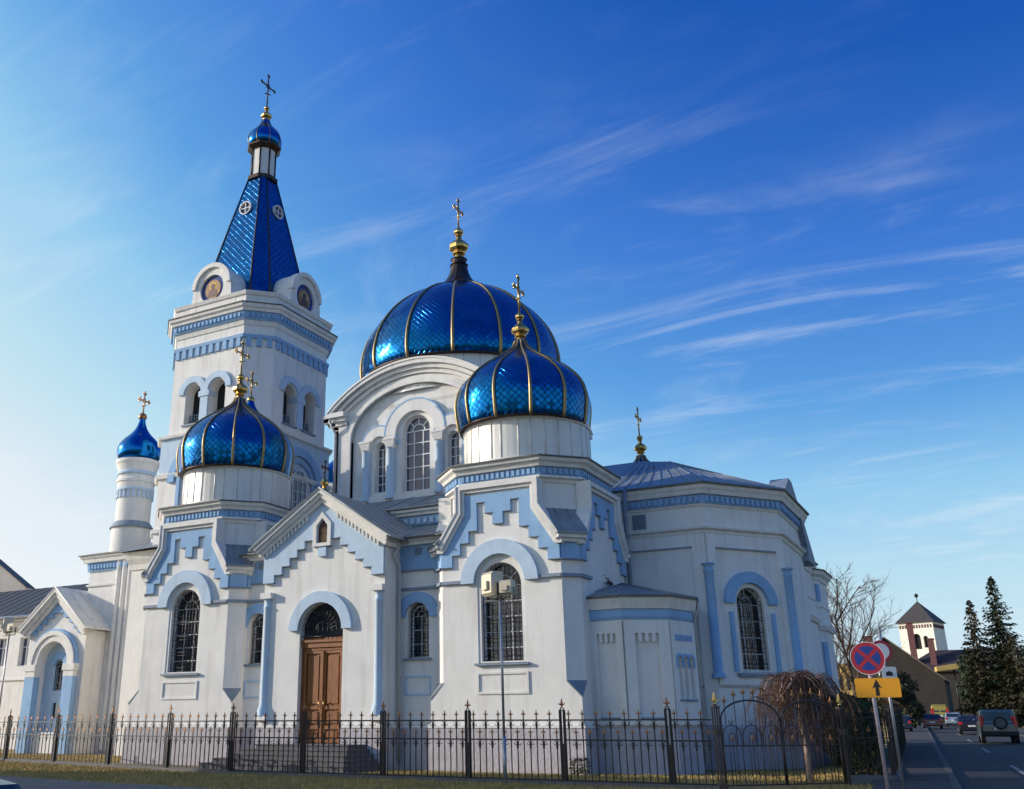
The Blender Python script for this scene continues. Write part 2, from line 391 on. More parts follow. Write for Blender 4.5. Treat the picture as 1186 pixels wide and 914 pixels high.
# ------------------------------------------------------------ ground and street
SD = Vector((-.069, .9976)).normalized()
def gz(x, y):
    s = max(0., (y - 26) * .0135)
    t = min(1, max(0, (x + 6.2 + .069 * (y - 30)) / 2.2)); t = t * t * (3 - 2 * t)
    f = min(1, max(0, (y - 60) / 60))
    return s * max(t, f)
def ground():
    xs = [-1500, -700, -300, -160, -110, -80, -60, -50, -42, -36, -30, -25, -20, -16, -13, -11, -9.5, -8.5, -7.5, -6.8, -6.2, -5.6, -5, -4.4, -3.8, -3, -2, 0, 3, 8, 15, 30, 60, 120, 300, 800, 1500]
    ys = [-1500, -500, -150, -60, -20, 0, 10, 16, 20, 24, 26, 28, 32, 36, 40, 45, 50, 56, 62, 70, 80, 90, 105, 120, 140, 170, 220, 300, 450, 800, 1600, 2600]
    m = MB(); vs = []
    for y in ys:
        for x in xs:
            xx = x - .069 * (y - 30) if y < 300 else x - 18.6
            vs.append((xx, y, gz(xx, y) - .02 if y < 300 else gz(xx, 300) - .02))
    nx = len(xs)
    m.add(vs, [(j * nx + i, j * nx + i + 1, (j + 1) * nx + i + 1, (j + 1) * nx + i) for j in range(len(ys) - 1) for i in range(nx - 1)])
    struct(m.build('ground', 'grassg'))
ground()
def strip(name, matn, x0, x1, h, y0, y1, step=4.):
    """strip along the street; offsets measured from the street line"""
    m = MB(); n = max(1, int((y1 - y0) / step)); vs = []
    for j in range(n + 1):
        y = y0 + (y1 - y0) * j / n
        for x in (x0, x1):
            px = x - .069 * (y - 30); vs.append((px, y, max(0, (y - 26) * .0135) + h))
    fs = [(2 * j, 2 * j + 1, 2 * j + 3, 2 * j + 2) for j in range(n)]
    # skirts so that the raised strips have an edge
    k = len(vs); vs += [(a, b, c - .16) for a, b, c in vs]
    fs += [(2 * j, 2 * j + 2, k + 2 * j + 2, k + 2 * j) for j in range(n)] + [(2 * j + 1, 2 * j + 3, k + 2 * j + 3, k + 2 * j + 1) for j in range(n)] + [(0, 1, k + 1, k)]
    m.add(vs, fs); return m.build(name, matn)
struct(strip('road', 'asphalt', -1.35, 4.6, .0, 15.0, 290))
struct(strip('kerb', 'kerb', -1.55, -1.352, .125, 16, 290))
struct(strip('pavement', 'pave', -3.35, -1.552, .11, 16, 290))
struct(strip('kerb', 'kerb', 4.6, 4.8, .12, 30, 290))
struct(strip('pavement', 'pave', 4.802, 7.2, .11, 30, 290))
# paving joints
mj = MB()
for k in range(60):
    y = 27 + k * .6
    mj.box(-3.3 - .069 * (y - 30), -1.6 - .069 * (y - 30), y, y + .015, max(0, (y - 26) * .0135) + .108, max(0, (y - 26) * .0135) + .1135)
struct(mj.build('pavement', 'black'))
# street the photographer stands on, and the sandy path between it and the verge
mr_ = MB(); mr_.add([(-1500, -9, .0), (600, -9, .0), (600, 14, .0), (-40, 19.0, .0), (-1500, 90, 0)], [(0, 1, 2, 3, 4)]); struct(mr_.build('road', 'asphalt', loc=(0, 0, .0)))
mp_ = MB(); mp_.add([(-70, 31.5, .004), (-44, 26.2, .004), (-24, 22.0, .004), (-3.4, 19.5, .004), (-3.4, 13.2, .004), (-40, 18.2, .004), (-70, 21, .004)], [(0, 1, 2, 3, 4, 5, 6)])
struct(mp_.build('path', 'dirt'))
# path inside the churchyard along the plinth
mp2 = MB(); mp2.add([(-36, 30.6, .004), (-20.5, 29.6, .004), (-20.5, 31.4, .004), (-36, 32.6, .004)], [(0, 1, 2, 3)]); struct(mp2.build('path', 'dirt'))
# centre line dashes
for k, (y0, y1) in enumerate(((33.5, 43), (55, 61), (72, 78), (90, 96))):
    struct(strip('road_marking', 'paintw', .62, .76, .006, y0, y1, 3))

# grass blades
def grass():
    m = MB(); rnd = random.Random(3)
    def patch(n, fx, hmin, hmax):
        for _ in range(n):
            x, y = fx(); h = rnd.uniform(hmin, hmax); a = rnd.uniform(0, pi); w = rnd.uniform(.010, .022)
            lx, ly = rnd.uniform(-.5, .5) * h, rnd.uniform(-.5, .5) * h
            z = gz(x, y) - .02
            m.add([(x - cos(a) * w, y - sin(a) * w, z), (x + cos(a) * w, y + sin(a) * w, z), (x + lx, y + ly, z + h)], [(0, 1, 2)])
    def verge():
        t = rnd.random(); x = -46 + 43 * t; yf = fence_y(x)
        lo = 22.3 - (x + 24) * .14 if x > -44 else 26.2
        lo = max(lo, 20.5)
        return x, lo + (yf - .15 - lo) * rnd.random() ** .8
    patch(42000, verge, .035, .12)
    def lawn():
        x = rnd.uniform(-20, -4); return x, rnd.uniform(fence_y(x) + .3 if x < -7 else 31.5, 33.4 if x < -12.6 else (34.6 if x < -9 else 40))
    patch(16000, lawn, .03, .10)
    def lawn2():
        x = rnd.uniform(-62, -36); return x, rnd.uniform(fence_y(x) + .3, 41)
    patch(16000, lawn2, .03, .10)
    tag(m.build('grass', 'blade', recalc=False), kind='stuff')
FA, FB, FC = (-45.5, 33.4), (-24.0, 28.0), (-6.78, 27.65)
def fence_y(x):
    if x < FB[0]: return FB[1] + (x - FB[0]) * (FA[1] - FB[1]) / (FA[0] - FB[0])
    if x < FC[0]: return FB[1] + (x - FB[0]) * (FC[1] - FB[1]) / (FC[0] - FB[0])
    if x < -4.07: return FC[1] + (x - FC[0]) * (30.75 - FC[1]) / (-4.07 - FC[0])
    return 31.0
grass()
# pale blotches and fallen leaves are part of the lawn material; a low kerb runs below the fence

# ------------------------------------------------------------ CHURCH
CX, CY = -23.85, 46.1
church = thing('church', (CX, CY, 0), 'large white orthodox church with pale blue trim, blue onion domes and a spired bell tower', 'church')

def window(fr, cx, z0, hw, zs, dep, nv=2, nh=4, grille=None, glass='glass', fw=.05, fan=True, blind=False, parent=None):
    P_ = parent or church
    ap = zs + hw
    g = MB().prism(fr, arch(cx, z0, hw + .02, zs), -dep - .05, -dep)
    w = g.build('window', glass, P_)
    m = MB()
    # perimeter ring
    m.prism(fr, arch(cx, z0, hw, zs), -dep + .002, -dep + .06, holes=[arch(cx, z0 + fw, hw - fw, zs)])
    for k in range(1, nv + 1):
        a = cx - hw + 2 * hw * k / (nv + 1)
        m.fbox(fr, a - fw * .35, a + fw * .35, z0 + fw, zs, -dep + .003, -dep + .05)
    for k in range(1, nh + 1):
        z = z0 + (zs - z0) * k / nh
        m.fbox(fr, cx - hw + fw, cx + hw - fw, z - fw * .35, z + fw * .35, -dep + .004, -dep + .048)
    if fan:
        m.prism(fr, band(cx, zs, hw * .42, hw * .42 + fw * .8, 12), -dep + .004, -dep + .046)
        for k in range(1, 4):
            a = pi * k / 4; c, s_ = cos(a), sin(a); q = fw * .35
            r0, r1 = hw * .42 + fw * .7, hw - fw * .8
            m.prism(fr, [(cx + c * r0 - s_ * q, zs + s_ * r0 + c * q), (cx + c * r0 + s_ * q, zs + s_ * r0 - c * q), (cx + c * r1 + s_ * q, zs + s_ * r1 - c * q), (cx + c * r1 - s_ * q, zs + s_ * r1 + c * q)], -dep + .005, -dep + .044)
    m.build('window_frame', 'frame', w)
    if grille:
        gm = MB(); d = -dep + .22; r = .013
        nb = max(3, int(2 * hw / .19))
        for k in range(nb + 1):
            a = cx - hw + .03 + (2 * hw - .06) * k / nb; t = (a - cx) / hw
            zt = zs + hw * sqrt(max(0, 1 - t * t)) - .04
            gm.tube([fr.p(a, z0 + .03, d), fr.p(a, zt, d)], r, 4)
        nr = max(3, int((zs - z0) / .62))
        for k in range(nr + 1):
            z = z0 + .12 + (zs - z0 - .12) * k / nr
            for dz in (0, .14): gm.tube([fr.p(cx - hw, z + dz, d), fr.p(cx + hw, z + dz, d)], r * 1.1, 4)
            if k < nr:
                for j in range(nb):
                    a = cx - hw + .03 + (2 * hw - .06) * (j + .5) / nb; zc = z + .14 + (.5 if (j + k) % 2 else .22) * ((zs - z0) / nr - .14)
                    rr = (hw - .03) / nb * .9
                    gm.tube([fr.p(a + rr * cos(t_ * pi / 4), zc + rr * sin(t_ * pi / 4), d) for t_ in range(9)], r * .8, 3, cap=False)
        for k in range(1, 6):
            a = pi * k / 6
            gm.tube([fr.p(cx + .25 * hw * cos(a), zs + .25 * hw * sin(a), d), fr.p(cx + hw * cos(a), zs + hw * sin(a), d)], r, 4)
        gm.tube([fr.p(cx + .6 * hw * cos(pi * k / 12), zs + .6 * hw * sin(pi * k / 12), d) for k in range(13)], r, 4)
        gm.build('window_grille', 'iron', w)
    return w

def onion_prof(r0, zb, k=1.):
    P = [(2.66, 0), (2.74, .12), (2.80, .45), (2.86, .95), (2.85, 1.3), (2.74, 1.75), (2.5, 2.15), (2.18, 2.50), (1.80, 2.82), (1.42, 3.08), (1.05, 3.33), (.70, 3.58), (.43, 3.80), (.29, 4.0), (.24, 4.2)]
    return [(r * r0 / 2.85, zb + z * k) for r, z in P]
def smooth_prof(P, n=4):
    o = []
    for i in range(len(P) - 1):
        p0 = P[max(i - 1, 0)]; p1 = P[i]; p2 = P[i + 1]; p3 = P[min(i + 2, len(P) - 1)]
        for k in range(n):
            t = k / n
            o.append(tuple(.5 * ((2 * p1[c]) + (-p0[c] + p2[c]) * t + (2 * p0[c] - 5 * p1[c] + 4 * p2[c] - p3[c]) * t * t + (-p0[c] + 3 * p1[c] - 3 * p2[c] + p3[c]) * t ** 3) for c in (0, 1)))
    return o + [P[-1]]
def cross(cx, cy, z0, h, parent, matn='gold', r=.055):
    """openwork cross with trefoil ends, bars running along the church's north-south line"""
    m = MB(); t = r * 1.1
    def bar(y0, z0_, y1, z1_, w=r):
        m.tube([(cx, cy + y0, z0_), (cx, cy + y1, z1_)], w, 5)
    zt = z0 + h; arm = h * .27; za = z0 + h * .66
    bar(0, z0, 0, zt, r)
    bar(-arm, za, arm, za)
    bar(-arm * .45, za - h * .25 - arm * .16, arm * .45, za - h * .25 + arm * .16, r * .8)
    for (y, z) in ((0, zt), (-arm, za), (arm, za)):
        dy = (y > 0) - (y < 0); dz = 1 if y == 0 else 0
        for a, b in ((dy, dz), (dz, dy), (-dz, -dy)):
            m.sphere((cx, cy + y + a * r * 1.9, z + b * r * 1.9), r * 1.25, 6, 4)
    for a in range(4):   # short rays in the crossing
        q = pi / 4 + a * pi / 2; bar(.0, za, cos(q) * arm * .55, za + sin(q) * arm * .55, r * .5)
    return m.build('cross', matn, parent)
def finial(cx, cy, z0, s, parent, dark=False):
    """faceted gilt ball finial, s = scale; returns top z"""
    P = [(.62, 0), (.40, .16), (.30, .40), (.34, .50), (.30, .60), (.26, .78), (.42, .84), (.44, .90), (.30, .96), (.36, 1.02), (.62, 1.20), (.66, 1.34), (.66, 1.44), (.44, 1.70), (.22, 1.86), (.17, 2.06), (.24, 2.16), (.20, 2.24), (.32, 2.36), (.34, 2.46), (.26, 2.60), (.12, 2.70), (.05, 2.85)]
    m = MB().lathe(cx, cy, [(r * s, z0 + z * s) for r, z in P], 8, smooth=False, phase=.2)
    m.build('finial', 'gold', parent)
    return z0 + 2.8 * s
def ribs(cx, cy, prof, n, r, parent, phase=0., matn='oldgold', end=None):
    for k in range(n):
        a = phase + 2 * pi * k / n; c, s_ = cos(a), sin(a)
        MB().tube([(cx + c * (q + .02), cy + s_ * (q + .02), z) for q, z in prof[:end]], r, 6, r2=r * .6).build('rib', matn, parent)
def onion(cx, cy, zb, R0, fin=.5, crossh=1.85, nr=12, label=None, uvn=60, phase=0., seam=True, k=1.):
    P = smooth_prof(onion_prof(R0, zb, k), 3)
    d = MB().lathe(cx, cy, P, 96, uvn=uvn, uvs=uvn / (2 * pi * R0)).build('onion_dome', 'dome' if seam else 'domeplain', church)
    if label: d['label'] = label
    if nr: ribs(cx, cy, P, nr, .068 * R0 / 2.85 + .01, d, phase)
    MB().lathe(cx, cy, [(R0 * .9, zb - .03), (R0 * .955, zb - .02), (R0 * .955, zb + .03), (R0 * .9, zb + .04)], 64).build('rim', 'bronze', d)
    zt = finial(cx, cy, P[-1][1] - .55 * fin, fin, d)
    cross(cx, cy, zt - .05, crossh, d, 'gold', r=.028 + .012 * crossh)
    return d
def drum(cx, cy, r, z0, z1, n=28, seams=True, matn='drum'):
    m = MB().lathe(cx, cy, [(r + .06, z0), (r + .06, z0 + .1), (r, z0 + .14), (r, z1 - .12), (r + .06, z1 - .08), (r + .08, z1), (0, z1 + .01)], 64, smooth=False)
    if seams:
        for k in range(n):
            a = 2 * pi * (k + .3 * random.random()) / n
            m.tube([(cx + cos(a) * r, cy + sin(a) * r, z0 + .1), (cx + cos(a) * r, cy + sin(a) * r, z1 - .06)], .028, 4)
    return m.build('dome_drum', matn, church)

# ---- corner chapels
FRIEZE = [(2.5, 7.45), (2.02, 7.45), (2.02, 7.9), (1.66, 7.9), (1.66, 8.35), (1.28, 8.35), (1.28, 8.8), (.9, 8.8), (.9, 9.9), (.56, 9.9), (.56, 9.46), (.22, 9.46), (.22, 9.0)]
def corner_chapel(cx, cy, sides, lab):
    a = 3.05; c = .55
    w = MB()
    # lower square foot, plinth in its own colour
    w.zprism(octa(cx, cy, a - .5, .05), 0, 8.5)
    w.zprism(octa(cx, cy, 2.78, 1.12), 8.0, 11.4)
    frs = []
    for i, deg in enumerate((0, 90, 180, 270)):
        f0 = Fr(cx, cy, deg); fr = f0.sh(0, a); frs.append(fr)
        outl = [(-2.5, 1.5), (2.5, 1.5), (2.5, 8.25), (1.68, 9.55), (1.68, 10.58), (-1.68, 10.58), (-1.68, 9.55), (-2.5, 8.25)]
        if i in sides: w.prism(fr, outl, -.6, 0, holes=[arch(0, 3.78, .98, 6.75)])
        else: w.prism(fr, outl, -.6, 0)
        # wall of the cut corner
        ch = Fr(*(f0.p(a - c / 2, 0, a - c / 2)[:2]), deg + 45)
        w.fbox(ch, -c * .7071, c * .7071, 1.5, 8.3, -.5, 0)
        # solid lower corner with its sloping cap
        p0 = f0.p(a - c, 0, a); p1 = f0.p(a, 0, a - c); pc = f0.p(a, 0, a); pi_ = f0.p(a - c, 0, a - c)
        w.add([(*p0[:2], 1.5), (*pc[:2], 1.5), (*p1[:2], 1.5), (*p0[:2], 3.1), (*p1[:2], 3.1), (*pc[:2], 2.55)], [(0, 1, 5, 3), (1, 2, 4, 5), (3, 5, 4)])
    wall = w.build('chapel_wall', 'white', church); wall['label'] = lab
    pl = MB().sweep([(cx - a, cy - a), (cx + a, cy - a), (cx + a, cy + a), (cx - a, cy + a)], [(-.3, -.1), (.07, -.1), (.07, 1.46), (0, 1.56), (-.3, 1.56)]).build('plinth', 'plinth', wall)
    MB().sweep([(cx - a, cy - a), (cx + a, cy - a), (cx + a, cy + a), (cx - a, cy + a)], [(-.2, 1.5), (.09, 1.5), (.09, 1.6), (.0, 1.66), (-.2, 1.66)]).build('plinth_moulding', 'mould', wall)
    sc = MB(); bl = MB(); mo = MB(); rf = MB(); lg = MB(); pn = MB()
    full = octa(cx, cy, a, c)
    for i, fr in enumerate(frs):
        f0 = Fr(cx, cy, fr.deg)
        for q_ in (sc, bl, mo, rf, lg, pn): q_.cut()
        # ledge / string course broken by the arch
        r1 = 1.62
        for s_ in (-1, 1):
            a0, a1 = sorted((s_ * (r1 - .02), s_ * 2.5))
            sc.cut().fbox(fr, a0, a1, 6.78, 6.9, -.02, .12); 
        # arched hood: pale blue
        if i in sides or True:
            bl_ = band(0, 6.75, 1.06, 1.62, 28, leg=.0)
            if i in sides: MB().prism(fr, bl_, -.02, .17).build('arch_hood', 'bluepale', wall)
        # stepped frieze field
        L_ = [(2.5, 7.45)] + FRIEZE[1:]
        half = FRIEZE
        bottom = [(-x, z) for x, z in half] + [(x, z) for x, z in reversed(half)]
        top = [(2.5, 8.12), (1.47, 9.7), (1.47, 10.2), (-1.47, 10.2), (-1.47, 9.7), (-2.5, 8.12)]
        if i in (0, 1, 3): bl.prism(fr, bottom + top, -.02, .10)
        # gable moulding, two steps
        edge = [(2.56, 8.22), (1.72, 9.52), (1.72, 10.60), (-1.72, 10.60), (-1.72, 9.52), (-2.56, 8.22)]
        mo.prism(fr, stripe(edge, .30), -.3, .15); mo.prism(fr, stripe(edge, .17), -.28, .26); mo.prism(fr, stripe([(2.62, 8.3), (1.78, 9.56), (1.78, 10.60)], .07), -.28, .30)
        mo.prism(fr, stripe([(-1.78, 10.60), (-1.78, 9.56), (-2.62, 8.3)], .07), -.28, .30)
        for s_ in (-1, 1):
            mo.fbox(fr, s_ * 2.5 - .14, s_ * 2.5 + .14, 8.0, 8.16, -.2, .2)
        # small ledge strokes on the steps
        for (xa, za), (xb, zb) in zip(half[0::2], half[1::2]):
            for s_ in (-1, 1):
                if i in (0, 1): bl.mark(1).fbox(fr, min(s_ * xa, s_ * xb), max(s_ * xa, s_ * xb), za - .03, za - .001, -.01, .125).mark(0)
        if i in (0, 1): bl.mark(1).fbox(fr, -.22, .22, 8.97, 8.999, -.01, .125).mark(0)
        # sunk panel frame below the window
        if i in sides:
            pn.prism(fr, [(-1.05, 2.68), (1.05, 2.68), (1.05, 3.46), (-1.05, 3.46)], -.02, .045, holes=[[(-.97, 2.76), (.97, 2.76), (.97, 3.38), (-.97, 3.38)]])
            lg.fbox(fr, -1.1, 1.1, 3.70, 3.78, -.25, .14)
        for q_ in (bl, mo, rf, lg): q_.cut()
        # cut corner: string, blue field, eave and metal roof
        ch = Fr(*(f0.p(a - c / 2, 0, a - c / 2)[:2]), fr.deg + 45); h = c * .7071
        sc.cut().fbox(ch, -h - .05, h + .05, 6.78, 6.9, -.02, .12)
        lg.fbox(ch, -h - .04, h + .04, 7.40, 7.46, -.02, .13)
        bl.fbox(ch, -h, h, 7.46, 8.05, -.02, .05)
        mo.fbox(ch, -h - .10, h + .10, 8.06, 8.2, -.1, .16); mo.fbox(ch, -h - .18, h + .18, 8.2, 8.34, -.1, .28); 
        rf.fbox(ch, -h - .24, h + .24, 8.34, 8.40, -.1, .36)
        e0 = ch.p(-h - .22, 8.402, .34); e1 = ch.p(h + .22, 8.402, .34)
        q0 = f0.p(1.66, 9.5, 2.80); q1 = f0.p(2.80, 9.5, 1.66)
        g0 = f0.p(2.4, 8.402, 2.8); g1 = f0.p(2.8, 8.402, 2.4)
        rf.add([e0, e1, q1, q0, g0, g1], [(0, 1, 2, 3), (0, 3, 4), (1, 5, 2)])
        for t in (.33, .66):
            A = Vector(e0).lerp(Vector(e1), t); B = Vector(q0).lerp(Vector(q1), t); rf.tube([A + Vector((0, 0, .012)), B + Vector((0, 0, .012))], .018, 4)
        # broach cap in metal
        rf.cut()
        p0 = f0.p(a - c, 3.12, a + .01); p1 = f0.p(a + .01, 3.12, a - c); pc = f0.p(a + .03, 2.55, a + .03)
        rf.add([p0, p1, pc, f0.p(a - c, 3.06, a + .01), f0.p(a + .01, 3.06, a - c), f0.p(a + .03, 2.50, a + .03)], [(0, 1, 2), (0, 2, 5, 3), (1, 4, 5, 2), (3, 5, 4)])
        lg2 = None
    sc.build('string_course', 'sill', wall); bl.build('stepped_frieze', ['blue', 'sill'], wall); mo.build('gable_moulding', 'mould', wall)
    lg.build('ledge', 'sill', wall)
    if pn.v: pn.build('panel_frame', 'mould', wall)
    rf.build('corner_roof', 'roof', wall)
    # octagon cornice
    oc = octa(cx, cy, 2.78, 1.12)
    MB().sweep(oc, [(-.3, 10.5), (.06, 10.5), (.10, 10.62), (.26, 10.66), (.26, 10.74), (-.3, 10.74)]).sweep(oc, [(-.3, 11.08), (.34, 11.08), (.40, 11.2), (.52, 11.28), (.56, 11.40), (-.3, 11.40)]).build('cornice', 'mould', wall)
    MB().sweep(oc, [(-.3, 10.742), (.20, 10.742), (.20, 11.078), (-.3, 11.078)]).dentils(oc, .19, 10.80, 11.02, .12, .10, .09).build('dentil_band', 'blue', wall)
    r = MB().sweep(oc, [(-.3, 11.402), (.62, 11.402), (.62, 11.46), (-.3, 11.62)])
    r.build('cornice_capping', 'roofedge', wall)
    MB().lathe(cx, cy, [(3.3, 11.44), (2.7, 11.66), (2.4, 11.7)], 48).build('roof', 'roof', wall)
    drum(cx, cy, 2.66, 11.6, 13.38)
    for i in sides:
        window(frs[i], 0, 3.78, .86, 6.65, .42, 2, 5, grille=True)
        # reveal lining
        MB().prism(frs[i], arch(0, 3.8, .975, 6.75), -.43, -.03, holes=[arch(0, 3.85, .85, 6.65)]).build('window_reveal', 'white', wall)
    return frs
SEc = (-15.9, 36.79); SWc = (-31.8, 36.79)
corner_chapel(*SEc, (0,), 'south-east corner chapel walls beside the low annex')
corner_chapel(*SWc, (0,), 'south-west corner chapel walls left of the porch')
onion(SEc[0], 36.5, 13.38, 2.85, fin=.62, crossh=1.75, phase=0, label='ribbed blue onion dome over the south-east chapel')
onion(SWc[0], 36.5, 13.38, 2.85, fin=.62, crossh=1.75, phase=R(8), label='ribbed blue onion dome over the south-west chapel')
MB().zprism(octa(-17.3, 57.9, 2.9, 1.1), 0, 11.5).build('chapel_wall', 'white', church); drum(-17.3, 57.9, 2.66, 11.5, 13.38)
onion(-17.3, 57.9, 13.38, 2.85, fin=.62, crossh=1.75, label='blue dome over the far chapel, only its gilt tip showing above the apse roof')

# ---- south front between the chapels (recessed walls)
FR = Fr(CX, 34.5, 0)
w = MB()
for s_ in (-1, 1):
    c0 = (3.9 if s_ > 0 else -4.27)
    o = [(c0 - 1.1, 1.5), (c0 + 1.1, 1.5), (c0 + 1.1, 8.9), (c0 - 1.1, 8.9)]
    w.prism(FR, o, -.6, 0, holes=[arch(c0, 4.12, .5, 5.85)])
w.box(CX - 5, CX + 5, 35.2, 45, 0, 8.8)
rw = w.build('recess_wall', 'white', church)
MB().box(CX - 5, CX + 5, 34.42, 36, -.1, 1.5).build('plinth', 'plinth', rw)
m = MB(); m2 = MB(); m3 = MB(); m4 = MB()
for s_ in (-1, 1):
    c0 = (3.9 if s_ > 0 else -4.27)
    for q_ in (m, m2, m3, m4): q_.cut()
    m.prism(FR, band(c0, 5.72, .58, 1.0, 20), -.02, .14)
    for (x0, x1) in ((c0 - 1.1, c0 - .98), (c0 + .98, c0 + 1.1)): pass
    m2.fbox(FR, c0 - 1.1, c0 + 1.1, 6.80, 6.9, -.02, .1); m2.cut().fbox(FR, c0 - 1.1, c0 + 1.1, 7.56, 7.63, -.02, .1)
    m.fbox(FR, c0 - 1.1, c0 + 1.1, 7.63, 8.62, -.02, .05)
    m2.cut().fbox(FR, c0 - .62, c0 + .62, 4.04, 4.12, -.3, .12)
    m3.prism(FR, [(c0 - .58, 2.70), (c0 + .58, 2.70), (c0 + .58, 3.46), (c0 - .58, 3.46)], -.02, .05, holes=[[(c0 - .5, 2.78), (c0 + .5, 2.78), (c0 + .5, 3.38), (c0 - .5, 3.38)]])
    window(FR, c0, 4.14, .42, 5.78, .35, 1, 3, grille=True)
    m4.fbox(FR, c0 - 1.2, c0 + 1.2, 8.62, 8.78, -.2, .22)
    m4.fbox(FR, c0 - 1.2, c0 + 1.2, 8.78, 8.90, -.2, .34)
m.build('arch_hood', 'blue', rw); m2.build('string_course', 'sill', rw); m3.build('panel_frame', 'bluepale', rw); m4.build('cornice', 'mould', rw)
# louvred vents under the eaves
for s_ in (-1, 1):
    c0 = (3.95 if s_ > 0 else -4.2); v = MB().fbox(FR, c0 - .17, c0 + .17, 8.22, 8.52, .05, .09)
    for k in range(4): v.fbox(FR, c0 - .15, c0 + .15, 8.25 + k * .07, 8.28 + k * .07, .09, .12)
    v.build('vent', 'sill', rw)
# lower lean-to roofs
def roof_plane(m, a, b, c, d, n=8, t=.05):
    """a-b eave, d-c ridge"""
    a, b, c, d = map(Vector, (a, b, c, d)); up = Vector((0, 0, t))
    m.add([a, b, c, d, a - up, b - up, c - up, d - up], [(0, 1, 2, 3), (4, 7, 6, 5), (0, 4, 5, 1), (1, 5, 6, 2), (2, 6, 7, 3), (3, 7, 4, 0)])
    for k in range(n + 1 if n else 0):
        q = k / n; A = a.lerp(b, q); B = d.lerp(c, q); m.tube([A + Vector((0, 0, .012)), B + Vector((0, 0, .012))], .02, 4)
r = MB(); roof_plane(r, (CX - 5.5, 34.05, 8.93), (CX + 5.5, 34.05, 8.93), (CX + 5.5, 38.5, 10.35), (CX - 5.5, 38.5, 10.35), 16)
r.build('lower_roof', 'roof', church)
MB().fbox(Fr(CX, 34.08, 0), -5.2, 5.2, 8.86, 8.925, 0, .1).build('gutter', 'roofedge', church)
# second tier with blue dentils
t2 = MB().box(CX - 7.5, CX + 7.5, 38.5, 44, 8.5, 11.0).build('second_tier_wall', 'white', church)
f2 = Fr(CX, 38.5, 0)
dm = MB().fbox(f2, -6, 6, 10.35, 10.75, -.1, .1).mark(1).dentils([(CX - 6, 38.5), (CX + 6, 38.5)], .1, 10.42, 10.66, .17, .17, .1, closed=False); dm.build('dentil_band', ['blue', 'bluepale'], t2)
MB().fbox(f2, -6, 6, 10.8, 10.95, -.1, .22).fbox(f2, -6, 6, 10.95, 11.08, -.1, .38).build('cornice', 'mould', t2)
MB().fbox(f2, -6.2, 6.2, 11.08, 11.14, -.1, .5).build('gutter', 'roofedge', t2)
r = MB(); roof_plane(r, (CX - 8, 37.98, 11.16), (CX + 8, 37.98, 11.16), (CX + 8, 40.9, 12.35), (CX - 8, 40.9, 12.35), 12)
r.build('upper_roof', 'roof', church)

